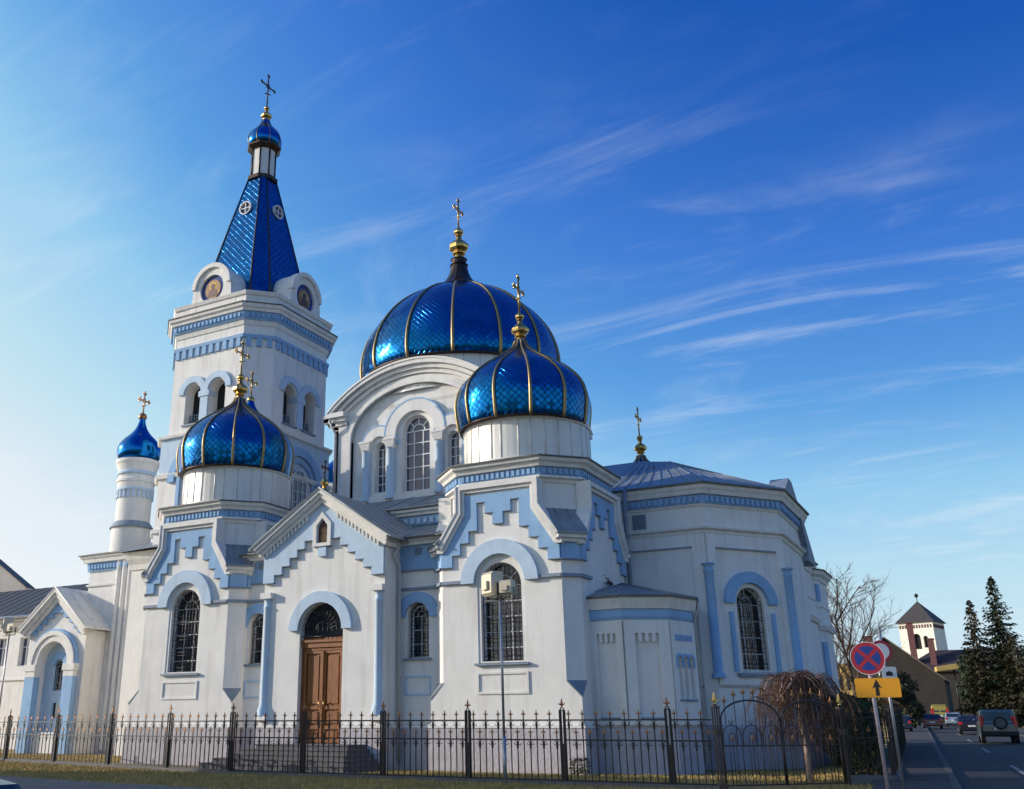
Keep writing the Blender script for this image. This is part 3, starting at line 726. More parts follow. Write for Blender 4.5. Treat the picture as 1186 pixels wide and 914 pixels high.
# ---- central cube with the four great arches
TW = 4.6
def great_arch(fr, full=True):
    w = MB()
    n = 28
    rr = (4.6 ** 2 + 2.3 ** 2) / (2 * 2.3)
    def seg(half, zs, rise, n=28):
        r_ = (half ** 2 + rise ** 2) / (2 * rise); zc = zs + rise - r_
        return [(half - 2 * half * k / n, zc + sqrt(max(0, r_ * r_ - (half - 2 * half * k / n) ** 2))) for k in range(n + 1)]
    outl = [(-TW, 10.5), (TW, 10.5)] + seg(TW, 17.2, 2.05)
    holes = [arch(0, 12.6, 1.12, 15.75), arch(-2.15, 12.6, .50, 15.25), arch(2.15, 12.6, .50, 15.25)]
    w.prism(fr, outl, -.7, -.22, holes=holes)
    # outer layer with the big elliptical opening
    ell = [(-3.82, 12.3), (3.82, 12.3)] + [(3.82 * cos(pi * k / 30), 15.7 + 2.62 * sin(pi * k / 30)) for k in range(31)]
    w.prism(fr, outl, -.25, 0, holes=[ell])
    wall = w.build('transept_wall', 'white', church)
    mo = MB()
    e0 = band(0, 15.7, 3.82, 4.0, 30, leg=3.2, b0=2.62, b1=2.86); mo.prism(fr, e0, -.22, .12)
    e0 = band(0, 15.7, 4.0, 4.12, 30, leg=0, b0=2.86, b1=3.06); mo.prism(fr, e0, -.22, .06)
    # main curved cornice in three steps
    for (dz, hh, dd) in ((-.62, .22, .16), (-.42, .22, .32), (-.22, .28, .50)):
        top = seg(TW + dd, 17.32 + dz + hh, 2.1 + dd * .1); bot = seg(TW + dd, 17.32 + dz, 2.1 + dd * .1)
        mo.prism(fr, top + bot[::-1], -.4, dd)
    # returns of the cornice at the springings
    for s_ in (-1, 1):
        for (dz, hh, dd) in ((-.62, .22, .16), (-.42, .22, .32), (-.22, .26, .50)):
            a0, a1 = sorted((s_ * (TW - .55), s_ * (TW + dd))); mo.fbox(fr, a0, a1, 17.3 + dz, 17.3 + dz + hh, -1.2, dd + .004)
        mo.fbox(fr, min(s_ * 4.05, s_ * TW), max(s_ * 4.05, s_ * TW), 12.0, 16.9, -.3, .07)
    mo.build('great_arch_moulding', 'mould', wall)
    hood = MB().prism(fr, band(0, 15.75, 1.14, 1.74, 24), -.24, -.04)
    for s_ in (-1, 1): hood.cut().prism(fr, [(s_ * 2.15 + q[0] * 1, q[1]) for q in band(0, 15.30, .52, 1.04, 18)], -.24, -.06)
    hood.build('window_hood', 'white', wall)
    hb = MB().prism(fr, band(0, 15.75, 1.74, 1.82, 24), -.24, -.03)
    for s_ in (-1, 1): hb.cut().prism(fr, [(s_ * 2.15 + q[0], q[1]) for q in band(0, 15.30, 1.04, 1.11, 18)], -.24, -.05)
    hb.build('hood_edge', 'blue', wall)
    for a0 in (-2.92, -1.42, 1.42, 2.92):
        p = fr.p(a0, 0, -.10); col = MB().lathe(p[0], p[1], [(.27, 12.4), (.27, 12.6), (.22, 12.68), (.22, 15.0), (.26, 15.06)], 14)
        col.build('column', 'bluepale', wall)
        cp = MB().fbox(fr, a0 - .24, a0 + .24, 15.05, 15.12, -.25, .02)
        q0, q1 = .22, .33
        cp.add([fr.p(a0 - q0, 15.12, -.24), fr.p(a0 + q0, 15.12, -.24), fr.p(a0 + q0, 15.12, .06), fr.p(a0 - q0, 15.12, .06), fr.p(a0 - q1, 15.48, -.24), fr.p(a0 + q1, 15.48, -.24), fr.p(a0 + q1, 15.48, .14), fr.p(a0 - q1, 15.48, .14)],
               [(0, 1, 2, 3), (4, 5, 6, 7), (0, 1, 5, 4), (1, 2, 6, 5), (2, 3, 7, 6), (3, 0, 4, 7)])
        cp.fbox(fr, a0 - .36, a0 + .36, 15.48, 15.58, -.24, .16)
        cp.build('capital', 'mould', wall)
    if full:
        f2 = fr.sh(0, -.22)
        MB().prism(f2, arch(0, 12.62, 1.11, 15.75), -.36, -.01, holes=[arch(0, 12.7, .80, 15.9)]).build('window_reveal', 'white', wall)
        window(f2, 0, 12.72, .79, 15.9, .34, 2, 5, glass='glassb', fw=.075)
        for s_ in (-1, 1):
            MB().prism(f2, arch(s_ * 2.15, 12.62, .49, 15.25), -.36, -.01, holes=[arch(s_ * 2.15, 12.85, .33, 15.2)]).build('window_reveal', 'white', wall)
            window(f2, s_ * 2.15, 12.87, .32, 15.2, .34, 1, 5, glass='glassb', fw=.06, fan=False)
        MB().fbox(fr, -3.8, 3.8, 12.3, 12.62, -.3, -.02).build('window_sill', 'mould', wall)
    # barrel roof behind
    rf = MB(); half = TW + .5; rise = 2.15; top = seg(half, 17.42, rise, 24)
    dpt = -5.2
    vs = [fr.p(a, z, .55) for a, z in top] + [fr.p(a, z, dpt) for a, z in top]; k = len(top)
    rf.add(vs + [fr.p(a, z - .1, .55) for a, z in top] + [fr.p(a, z - .1, dpt) for a, z in top], [(i, i + 1, k + i + 1, k + i) for i in range(k - 1)] + [(i, i + 1, 2 * k + i + 1, 2 * k + i) for i in range(k - 1)] + [(2 * k + i, 2 * k + i + 1, 3 * k + i + 1, 3 * k + i) for i in range(k - 1)], smooth=False)
    rf.build('barrel_roof', 'drum', church)
    return wall
great_arch(Fr(CX, 40.8, 0)); great_arch(Fr(CX + 5.3, CY, 90), False); great_arch(Fr(CX, 51.4, 180), False); great_arch(Fr(CX - 5.3, CY, 270), False)
core = MB().box(CX - 4.5, CX + 4.5, 41.6, 50.6, 8, 17.4).build('core_wall', 'white', church)
drum(CX, CY, 5.26, 18.0, 19.85, 40)
DP = smooth_prof([(5.5, 19.8), (5.62, 20.05), (5.66, 20.6), (5.6, 21.2), (5.42, 21.9), (5.12, 22.6), (4.66, 23.3), (4.1, 23.95), (3.35, 24.6), (2.5, 25.15), (1.7, 25.55), (1.15, 25.85), (.8, 26.1)], 3)
dome = MB().lathe(CX, CY, DP, 112, uvn=112, uvs=112 / (2 * pi * 5.6)).build('central_dome', 'dome', church)
ribs(CX, CY, DP, 14, .098, dome, R(-66.6))
MB().lathe(CX, CY, [(5.3, 19.74), (5.56, 19.76), (5.56, 19.82), (5.3, 19.86)], 96).build('rim', 'bronze', dome)
MB().lathe(CX, CY, smooth_prof([(2.1, 25.42), (1.3, 25.85), (.85, 26.3), (.6, 26.8), (.48, 27.3), (.42, 27.7), (.5, 27.75)], 3), 14, smooth=False).build('finial_base', 'bronze', dome)
zt = finial(CX, CY, 27.35, .92, dome); 
cross(CX, CY, zt - .05, 31.8 - zt, dome, 'gold', r=.055)

# ---- south porch
PF = Fr(CX, 33.3, 0)
w = MB()
door_hole = [(-1.08, .9), (1.08, .9), (1.08, 5.3)] + [(1.08 * cos(pi * k / 18), 5.3 + 1.08 * sin(pi * k / 18)) for k in range(19)]
w.prism(PF, [(-3.05, -.1), (3.05, -.1), (3.05, 8.72), (0, 10.85), (-3.05, 8.72)], -1.6, 0, holes=[door_hole])
w.box(CX - 3.0, CX + 3.0, 34.2, 36, 0, 8.6)
pw = w.build('porch_wall', 'white', church)
MB().fbox(PF, -3.12, -1.09, -.1, 1.5, -1.2, .06).cut().fbox(PF, 1.09, 3.12, -.1, 1.5, -1.2, .06).build('plinth', 'plinth', pw)
MB().fbox(PF, -3.14, -1.09, 1.5, 1.62, -1.2, .09).cut().fbox(PF, 1.09, 3.14, 1.5, 1.62, -1.2, .09).build('plinth_moulding', 'mould', pw)
ST = [(3.06, 7.37), (2.48, 7.37), (2.48, 7.70), (2.08, 7.70), (2.08, 8.04), (1.68, 8.04), (1.68, 8.37), (1.3, 8.37), (1.3, 8.70), (.92, 8.70), (.92, 9.03), (.42, 9.03), (.42, 8.72), (.2, 8.72), (.2, 8.3)]
pfz = MB().prism(PF, [(-x, z) for x, z in ST] + [(x, z) for x, z in reversed(ST)] + [(3.06, 8.75), (0, 10.8), (-3.06, 8.75)], -.02, .14, holes=[[(-.27, 8.86), (.27, 8.86), (.27, 9.6), (0, 9.9), (-.27, 9.6)]])
lg = pfz.mark(1)
for (xa, za), (xb, zb) in zip(ST[0::2], ST[1::2]):
    for s_ in (-1, 1): lg.fbox(PF, min(s_ * xa, s_ * xb), max(s_ * xa, s_ * xb), za - .03, za - .001, -.01, .16)
pfz.build('stepped_frieze', ['bluepale', 'sill'], pw)
# icon niche
MB().prism(PF, [(-.46, 8.72), (.46, 8.72), (.46, 9.68), (0, 10.18), (-.46, 9.68)], .0, .2, holes=[[(-.28, 8.86), (.28, 8.86), (.28, 9.6), (0, 9.92), (-.28, 9.6)]]).build('niche_frame', 'mould', pw)
ic = MB().prism(PF, [(-.3, 8.84), (.3, 8.84), (.3, 9.62), (0, 9.94), (-.3, 9.62)], .01, .03).build('icon_panel', mat('dark_red_icon_ground', (.11, .025, .02), .4, var=.3, scale=6), pw)
MB().prism(PF, [(.13 * cos(k * pi / 8), 9.42 + .13 * sin(k * pi / 8)) for k in range(16)], .031, .036, holes=[[(.085 * cos(k * pi / 8), 9.42 + .085 * sin(k * pi / 8)) for k in range(16)]]).prism(PF, [(-.12, 8.9), (.12, 8.9), (.15, 9.2), (.06, 9.3), (-.06, 9.3), (-.15, 9.2)], .031, .034).prism(PF, [(.07 * cos(k * pi / 6), 9.41 + .08 * sin(k * pi / 6)) for k in range(12)], .031, .035).build('icon_figure', mat('icon_figure_ochre', (.42, .23, .09), .5, var=.5, scale=14), pw)
# gable cornice
def gable(fr, half, ze, za, w_, dep, back, mats='mould'):
    g = MB()
    e = [(half, ze), (0, za), (-half, ze)]
    g.prism(fr, stripe(e, w_), back, dep * .55); g.prism(fr, stripe(e, w_ * .62), back, dep * .8); g.prism(fr, stripe(e, w_ * .3), back, dep)
    return g
gable(PF, 3.45, 8.86, 11.12, .46, .5, -.6).build('gable_cornice', 'mould', pw)
dt = MB()
sl = atan2(2.26, 3.45)
for s_ in (-1, 1):
    dt.cut()
    for k in range(12):
        a = .75 + k * .185; z = 10.56 - a * math.tan(sl); dt.prism(PF, [(s_ * a, z - .20), (s_ * (a + .09), z - .20 - .06), (s_ * (a + .09), z + .02 - .06), (s_ * a, z + .02)], .1, .24)
dt.build('gable_dentils', 'mould', pw)
r = MB()
for s_ in (-1, 1):
    r.cut(); roof_plane(r, (CX + s_ * 3.62, 32.75, 8.80), (CX + s_ * 3.62, 39, 8.80), (CX, 39, 11.18), (CX, 32.75, 11.18), 7, .06)
r.build('porch_roof', 'roof', church)
# corner colonnettes
for s_ in (-1, 1):
    p = PF.p(s_ * 2.80, 0, .02)
    cm = MB().lathe(p[0], p[1], [(.24, 1.95), (.24, 2.2), (.18, 2.35), (.15, 2.45), (.15, 6.3), (.2, 6.35), (.14, 6.42), (.14, 6.62), (.22, 6.7)], 14)
    cm.build('colonnette', 'bluepale', pw)
    MB().fbox(PF, s_ * 2.80 - .28, s_ * 2.80 + .28, 6.7, 6.95, -.1, .25).cut().fbox(PF, s_ * 2.8 - .26, s_ * 2.8 + .26, 1.75, 1.97, -.1, .22).build('capital', 'mould', pw)
MB().prism(PF, band(0, 5.3, 1.10, 1.56, 32), -.02, .17).build('arch_hood', 'bluepale', pw)
# door
dr = MB().prism(PF, [(-1.06, .92), (1.06, .92), (1.06, 5.02), (-1.06, 5.02)], -.36, -.28).build('door', 'wood', church)
tr = MB()
tr.fbox(PF, -1.1, 1.1, 4.62, 4.82, -.3, -.14).fbox(PF, -1.12, 1.12, 4.82, 4.92, -.3, -.08).fbox(PF, -1.1, 1.1, 4.5, 4.62, -.3, -.2)
tr.fbox(PF, -1.08, -.98, .92, 4.5, -.3, -.2).fbox(PF, .98, 1.08, .92, 4.5, -.3, -.2)
tr.build('door_frame', 'wood', dr)
for s_ in (-1, 1):
    lf = MB(); a0, a1 = (-.97, -.01) if s_ < 0 else (.01, .97)
    pan = [(1.05, 1.45), (1.58, 2.2), (2.33, 4.38)]
    lf.prism(PF, [(a0, .94), (a1, .94), (a1, 4.49), (a0, 4.49)], -.279, -.22, holes=[[(a0 + .14, z0), (a1 - .14, z0), (a1 - .14, z1), (a0 + .14, z1)] for z0, z1 in pan])
    for z0, z1 in pan:
        lf.prism(PF, [(a0 + .22, z0 + .09), (a1 - .22, z0 + .09), (a1 - .22, z1 - .09), (a0 + .22, z1 - .09)], -.279, -.24)
    lf.build('door_leaf', 'wood', dr)
MB().fbox(PF, -.035, .035, .94, 4.48, -.22, -.17).build('door_astragal', 'wood', dr)
MB().tube([PF.p(.12, 2.25, -.14), PF.p(.12, 2.55, -.14)], .02, 6).cut().tube([PF.p(-.12, 2.25, -.14), PF.p(-.12, 2.55, -.14)], .02, 6).build('door_handle', 'gold', dr)
fl = MB().prism(PF, [(-1.06, 5.0), (1.06, 5.0), (1.06, 5.3)] + [(1.06 * cos(pi * k / 16), 5.3 + 1.06 * sin(pi * k / 16)) for k in range(17)], -.36, -.31).build('fanlight', 'glass', church)
gm = MB(); d = -.12
gm.tube([PF.p(-1.05, 5.06, d), PF.p(1.05, 5.06, d)], .02, 4)
for rr in (.35, .7): gm.tube([PF.p(rr * cos(pi * k / 14), 5.28 + rr * sin(pi * k / 14), d) for k in range(15)], .015, 4)
for k in range(1, 12):
    a = pi * k / 12; gm.tube([PF.p(.35 * cos(a), 5.28 + .35 * sin(a), d), PF.p(1.05 * cos(a), 5.28 + 1.05 * sin(a), d)], .014, 4)
    gm.tube([PF.p(.88 * cos(a + .13) + .07 * cos(t_), 5.28 + .88 * sin(a + .13) + .07 * sin(t_), d) for t_ in [j * pi / 4 for j in range(9)]], .01, 3)
for k in range(9):
    a = -.9 + k * .225; gm.tube([PF.p(a, 5.06, d), PF.p(a, 5.5, d)], .013, 4); gm.sphere(PF.p(a, 5.54, d), .035, 6, 4)
gm.build('fanlight_grille', 'iron', fl)
# steps
for k in range(5):
    z1 = .90 - .17 * k; m = MB()
    m.box(-25.9 - .42 * k, -21.55 + .18 * k, 32.0 - .33 * k, 33.25, z1 - (.17 if k < 4 else .3), z1)
    m.box(-25.93 - .42 * k, -21.52 + .18 * k, 31.97 - .33 * k, 33.24, z1 - .045, z1 + .003)
    m.build('step', 'stone', church)
# cross above the porch gable
pc = MB().lathe(CX, 33.2, [(.2, 11.05), (.15, 11.2), (.08, 11.3), (.17, 11.38), (.19, 11.46), (.13, 11.58), (.05, 11.65)], 10, smooth=False).build('finial', 'gold', church)
cross(CX, 33.2, 11.6, .8, pc, 'bronze', r=.03)
# rain pipes
def pipe(pts, r=.07, matn='pipe'):
    MB().tube(pts, r, 8).build('rain_pipe', matn, church)
pipe([(CX + 3.3, 33.95, 8.8), (CX + 3.3, 33.95, 8.45), (CX + 3.2, 33.75, 8.2), (CX + 3.2, 34.2, 7.8), (CX + 3.2, 34.2, .3)])
pipe([(CX - 4.92, 40.4, 17.0), (CX - 4.92, 40.3, 16.9), (CX - 4.75, 40.66, 16.2), (CX - 4.75, 40.66, 12.4)])
pipe([(-12.75, 39.9, 11.2), (-12.75, 39.7, 10.5), (-12.75, 39.75, 6.4)], .09, 'sill')
pipe([(-9.4, 37.3, 6.05), (-9.4, 37.3, 5.75), (-9.66, 37.5, 5.4), (-9.66, 37.5, .3)], .055)

# ---- low annex on the east side of the south-east chapel
AP = [(-12.86, 35.05), (-11.6, 34.95), (-10.18, 35.75), (-9.72, 37.15), (-10.5, 40.0), (-12.86, 40.0)]
aw = MB().zprism(AP, 0, 6.0).build('annex_wall', 'white', church)
MB().sweep(AP, [(-.3, -.1), (.07, -.1), (.07, 1.46), (0, 1.56), (-.3, 1.56)]).build('plinth', 'plinth', aw)
MB().sweep(AP, [(-.2, 5.25), (.05, 5.25), (.10, 5.35), (.10, 5.62), (-.2, 5.62)]).build('cornice_band', 'blue', aw)
MB().sweep(AP, [(-.2, 5.622), (.16, 5.622), (.22, 5.8), (.3, 6.02), (-.2, 6.02)]).build('cornice', 'mould', aw)
MB().sweep(AP, [(-.2, 6.022), (.36, 6.022), (.36, 6.1), (-.2, 6.1)]).build('gutter', 'roofedge', aw)
apx = (-12.3, 37.3, 6.85); r = MB(); n = len(AP)
rr_ = MB().sweep(AP, [(.42, 6.0)]) if False else None
def off(P, o):
    n = len(P); res = []
    for i in range(n):
        p = Vector(P[i]); a = (p - Vector(P[i - 1])).normalized(); b = (Vector(P[(i + 1) % n]) - p).normalized(); na = Vector((a.y, -a.x)); nb = Vector((b.y, -b.x)); m = (na + nb).normalized(); k = 1 / max(m.dot(na), .4)
        res.append((p.x + m.x * k * o, p.y + m.y * k * o))
    return res
O = off(AP, .36)
for i in range(n - 1): r.add([(*O[i], 6.102), (*O[(i + 1) % n], 6.102), apx], [(0, 1, 2)]); r.tube([(*O[i], 6.12), (apx[0], apx[1], apx[2] + .02)], .03, 4)
r.build('annex_roof', 'roof', church)
def facefr(P, i):
    p = Vector(P[i]); q = Vector(P[(i + 1) % len(P)]); d = q - p; c = (p + q) / 2
    return Fr(c.x, c.y, math.degrees(atan2(d.y, d.x))), d.length
# facet panels: raised margins leave sunk panels with toothed heads
pn = MB(); tb = MB(); tw = MB()
for i in (0, 1):
    fr, l = facefr(AP, i); h = l / 2; s = .26 if i == 0 else .38; x0, x1 = -h + s, h - s
    teeth = []
    nt_ = 4; wd = (x1 - x0) / (2 * nt_ - 1)
    pts = [(x0, 1.85), (x1, 1.85), (x1, 4.75)]
    for k in range(nt_):
        xr = x1 - 2 * k * wd
        if k: pts += [(xr, 4.45), (xr, 4.75)]
        pts += [(xr - wd, 4.75), (xr - wd, 4.45)] if k < nt_ - 1 else [(xr - wd, 4.75)]
    pn.cut().prism(fr, [(-h, 1.6), (h, 1.6), (h, 5.2), (-h, 5.2)], -.05, .13, holes=[pts])
    tw.cut().fbox(fr, x0, x1, 1.80, 1.86, -.02, .16)
fr, l = facefr(AP, 2)
pn.cut().prism(fr, [(-l / 2, 1.6), (l / 2, 1.6), (l / 2, 5.2), (-l / 2, 5.2)], -.05, .13, holes=[arch(a, 2.5, .12, 3.85, 8) for a in (-.36, 0, .36)])
for a in (-.36, 0, .36): tb.prism(fr, band(a, 3.85, .12, .215, 12, leg=.28), .13, .17); tw.fbox(fr, a - .16, a + .16, 2.40, 2.48, .05, .18)
tb.cut()
for k in range(9): tb.fbox(fr, -.54 + k * .125, -.47 + k * .125, 4.5, 4.72, .125, .16)
pn.build('panelled_facing', 'white', aw); tb.build('blind_window_hood', 'blue', aw); tw.build('ledge', 'sill', aw)

# ---- east arm and apse
EP = [(-13.4, 40.35), (-9.65, 40.35), (-7.2, 43.4), (-7.2, 48.9), (-9.65, 51.85), (-13.4, 51.85)]
ew = MB()
ew.zprism(off(EP, -.45), 0, 11.0)
for i in (0, 1, 2, 3, 4):
    fr, l = facefr(EP, i); h = l / 2
    o = [(-h, 0), (h, 0), (h, 10.3), (-h, 10.3)]
    if i == 1: ew.prism(fr, o, -.5, 0, holes=[arch(.0, 3.6, .80, 6.35)])
    else: ew.prism(fr, o, -.5, 0)
eaw = ew.build('apse_wall', 'white', church)
f1, l1 = facefr(EP, 1); f0_, l0 = facefr(EP, 0); f2_, l2 = facefr(EP, 2)
MB().sweep(EP, [(-.3, -.1), (.07, -.1), (.07, 1.5), (0, 1.6), (-.3, 1.6)]).sweep(EP, [(-.3, 3.0), (.04, 3.0), (.05, 3.06), (-.3, 3.08)]).build('plinth', 'plinth', eaw)
# raised margins
rm = MB()
rm.prism(f0_, [(-l0 / 2, 1.6), (l0 / 2, 1.6), (l0 / 2, 9.1), (-l0 / 2, 9.1)], -.02, .08, holes=[[(-l0 / 2 + .3, 1.9), (l0 / 2 - .55, 1.9), (l0 / 2 - .55, 8.55), (-l0 / 2 + .3, 8.55)]])
rm.cut().prism(f1, [(-l1 / 2, 3.1), (l1 / 2, 3.1), (l1 / 2, 9.1), (-l1 / 2, 9.1)], -.02, .08, holes=[[(-l1 / 2 + .42, 3.3), (l1 / 2 - .38, 3.3), (l1 / 2 - .38, 8.5), (-l1 / 2 + .42, 8.5)]])
rm.build('raised_margin', 'white', eaw)
MB().fbox(f0_, -l0 / 2 + .3, l0 / 2 - .55, 8.55, 8.6, .08, .11).cut().fbox(f1, -l1 / 2 + .42, l1 / 2 - .38, 8.5, 8.55, .08, .11).build('ledge', 'sill', eaw)
for p in off(EP, .10)[1:3]:
    MB().lathe(p[0], p[1], [(.27, 3.35), (.27, 3.5), (.19, 3.56), (.19, 7.5), (.23, 7.55), (.18, 7.62), (.18, 7.75), (.27, 7.8), (.27, 7.86), (0, 7.87)], 12).build('colonnette', 'blue', eaw)
MB().prism(f1, band(.0, 6.3, .86, 1.32, 28), -.02, .15).build('arch_hood', 'blue', eaw)
MB().fbox(f1, -1.13, -.97, 3.6, 5.95, -.02, .11).cut().fbox(f1, .97, 1.13, 3.6, 5.95, -.02, .11).build('window_pilaster', 'blue', eaw)
MB().fbox(f1, -1.0, 1.1, 3.42, 3.56, -.2, .16).build('ledge', 'sill', eaw)
MB().prism(f1, arch(.0, 3.62, .79, 6.35), -.40, -.02, holes=[arch(.0, 3.66, .68, 6.3)]).build('window_reveal', 'white', eaw)
window(f1, .0, 3.68, .68, 6.3, .38, 2, 4, grille=True)
MB().sweep(EP, [(-.3, 9.12), (.05, 9.12), (.08, 9.24), (.2, 9.3), (.22, 9.38), (-.3, 9.4)]).sweep(EP, [(-.3, 10.25), (.06, 10.25), (.12, 10.35), (-.3, 10.36)]).sweep(EP, [(-.3, 10.74), (.28, 10.74), (.34, 10.9), (.40, 10.98), (.44, 11.12), (-.3, 11.12)]).build('cornice', 'mould', eaw)
MB().sweep(EP, [(-.3, 9.402), (.02, 9.402), (.02, 10.25), (-.3, 10.25)]).build('upper_wall_band', 'white', eaw)
MB().sweep(EP, [(-.3, 10.36), (.14, 10.36), (.14, 10.74), (-.3, 10.74)]).dentils(EP[:5], .13, 10.42, 10.66, .13, .12, .1, closed=False).build('dentil_band', 'blue', eaw)
MB().sweep(EP, [(-.3, 11.122), (.52, 11.122), (.52, 11.2), (-.3, 11.2)]).build('gutter', 'roofedge', eaw)
vt = MB().fbox(f0_, -l0 / 2 + .75, -l0 / 2 + 1.35, 9.5, 10.15, .0, .05)
for k in range(7): vt.fbox(f0_, -l0 / 2 + .78, -l0 / 2 + 1.32, 9.53 + k * .09, 9.57 + k * .09, .05, .09)
vt.build('vent', 'sill', eaw)
r = MB(); O = off(EP, .50); ap1 = (-13.9, 46.1, 14.05); ap2 = (-12.4, 46.1, 13.85)
ed = [(*q, 11.2) for q in O]
r.add(ed + [ap1, ap2, (-19, 46.1, 14.05), (-19, 39.73, 11.2), (-19, 52.5, 11.2)], [(0, 1, 7, 6), (1, 2, 7), (2, 3, 7), (3, 4, 7), (4, 5, 6, 7), (9, 0, 6, 8), (5, 10, 8, 6)])
for i in range(1, 5): r.tube([ed[i], ap2], .035, 4)
for k in range(9):
    q = k / 8; A = Vector(ed[0]).lerp(Vector(ed[1]), q); B = Vector(ap1).lerp(Vector(ap2), q); r.tube([A, B], .022, 4)
for k in range(1, 6):
    q = k / 6; A = Vector(ed[1]).lerp(Vector(ed[2]), q); B = Vector(ap2); r.tube([A, A.lerp(B, .9)], .022, 4)
r.build('apse_roof', 'roof', church)
# east gable above the apse end
eg = Fr(-7.2, 46.1, 90)
MB().prism(eg, [(-2.0, 11.2), (-1.7, 11.5), (-.4, 12.25), (.3, 12.2), (2.6, 10.6), (4.4, 9.2), (4.4, 8.9), (2.6, 8.9), (2.6, 9.6), (1.2, 11.2)], -.5, .30).build('gable_wall', 'sill', church)
MB().tube([(-12.9, 44.8, 12.6), (-12.9, 44.8, 13.35)], .16, 8).build('roof_vent', 'roof', church)
# north-east stepped pavilion
def pavilion(P, z, nm='pavilion_wall'):
    w = MB().zprism(P, 0, z).build(nm, 'white', church)
    MB().sweep(P, [(-.2, z - .5), (.06, z - .5), (.1, z - .32), (.24, z - .2), (.3, z), (-.2, z)]).cut().sweep(P, [(-.2, z - 3.1), (.1, z - 3.1), (.2, z - 2.9), (.2, z - 2.8), (-.2, z - 2.75)]).cut().sweep(P, [(-.2, z - 1.9), (.05, z - 1.9), (.05, z - 1.8), (-.2, z - 1.8)]).cut().sweep(P, [(-.2, -.1), (.1, -.1), (.1, 2.0), (-.2, 2.1)]).build('cornice', 'mould', w)
    MB().sweep(P, [(-.2, z + .002), (.36, z + .002), (.36, z + .07), (-.2, z + .12)]).build('gutter', 'roofedge', w)
    b = MB()
    for i in range(2):
        fr, l = facefr(P, i); 
        k = max(1, int(l / .9))
        for j in range(k):
            a = -l / 2 + l * (j + .5) / k; b.cut().fbox(fr, a - .17, a + .17, z - 6.6, z - 3.7, -.02, .12).cut(); b.fbox(fr, a - .13, a + .13, z - 1.6, z - .7, -.02, .09)
    b.build('blue_pilaster', 'blue', w)
    return w
pavilion([(-10.2, 50.9), (-8.35, 50.9), (-7.85, 51.9), (-7.85, 55.5), (-10.2, 55.5)], 9.7)
pavilion([(-9.4, 55.5), (-7.85, 55.5), (-7.6, 56.0), (-7.6, 58.5), (-9.4, 58.5)], 9.4)
MB().lathe(-8.2, 50.8, [(.0, 9.7), (.12, 9.72), (.18, 9.85), (.1, 10.0), (.14, 10.08), (.0, 10.2)], 8).build('lantern_finial', 'gold', church)

# ---- nave between the cube and the bell tower
NP = [(-43.3, 41.2), (-36.0, 41.2), (-36.0, 39.3), (-28.2, 39.3), (-28.2, 52.9), (-36, 52.9), (-36.0, 51), (-43.3, 51.0)]
nw = MB().zprism(NP, 0, 11.2).build('nave_wall', 'white', church)
MB().sweep(NP, [(-.2, 10.2), (.08, 10.2), (.12, 10.5), (.3, 10.8), (.45, 11.2), (-.2, 11.2)]).build('cornice', 'mould', nw)
r = MB(); O = [(-43.9, 40.6), (-28.2, 38.8), (-28.2, 53.4), (-43.9, 51.6)]
r.add([(*O[0], 11.22), (*O[1], 11.22), (*O[2], 11.22), (*O[3], 11.22), (-43.9, 46.1, 13.4), (-28.2, 46.1, 13.6)], [(0, 1, 5, 4), (2, 3, 4, 5), (3, 0, 4), (1, 2, 5)])
r.build('nave_roof', 'roof', church)
# small cupola on the nave roof (half hidden by the south-west dome)
def cupola(cx, cy, z0, zd, r, R0, lab=None, ch=1.15):
    m = MB().lathe(cx, cy, [(r + .1, z0), (r, z0 + .2), (r, zd - .7), (r + .12, zd - .55), (r + .2, zd - .1), (0, zd - .08)], 32)
    m.build('cupola_drum', 'white', church)
    P = smooth_prof([(R0 * .8, zd - .1), (R0 * .97, zd + .25), (R0, zd + .55), (R0 * .93, zd + .95), (R0 * .68, zd + 1.4), (R0 * .4, zd + 1.75), (R0 * .2, zd + 2.15), (R0 * .12, zd + 2.5)], 3)
    d = MB().lathe(cx, cy, P, 48).build('onion_dome', 'domeplain', church)
    if lab: d['label'] = lab
    MB().lathe(cx, cy, [(.06, zd + 2.4), (.2, zd + 2.5), (.24, zd + 2.62), (.12, zd + 2.78), (.04, zd + 2.85)], 10).build('finial', 'gold', d)
    cross(cx, cy, zd + 2.75, ch * 1.55, d, 'gold', r=.045)
cupola(-34.6, 40.7, 11.4, 16.6, 1.2, 1.55, 'plain blue cupola peeping out behind the south-west dome', .95)
cupola(-39.4, 56.6, 9, 18.0, 1.3, 1.6, 'plain blue cupola at the far side, cut off by the transept wall', .8)

# ---- bell tower
TX, TY, TWH, TC = -39.35, 46.1, 4.1, 1.35
OT = octa(TX, TY, TWH, TC)
tw_ = MB()
tw_.zprism(octa(TX, TY, TWH - .9, .9), 8, 26.5)
for i in range(8):
    fr, l = facefr(OT, i); h = l / 2
    if i % 2 == 0 :
        c0 = 0
        holes = [arch(c0 - .98, 18.98, .62, 20.95), arch(c0 + .98, 18.98, .62, 20.95)]
        if i in (0, 2, 6): tw_.prism(fr, [(-h, 18.2), (h, 18.2), (h, 25.2), (-h, 25.2)], -.75, 0, holes=holes)
        else: tw_.prism(fr, [(-h, 18.2), (h, 18.2), (h, 25.2), (-h, 25.2)], -.75, 0)
    else: tw_.prism(fr, [(-h, 18.2), (h, 18.2), (h, 25.2), (-h, 25.2)], -.75, 0)
tw_.zprism(octa(TX, TY, TWH + .12, TC - .3), 0, 18.25)
tower = tw_.build('bell_tower_wall', 'white', church)
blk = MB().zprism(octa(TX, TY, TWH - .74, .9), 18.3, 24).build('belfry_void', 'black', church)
OL = octa(TX, TY, TWH + .12, TC - .3)
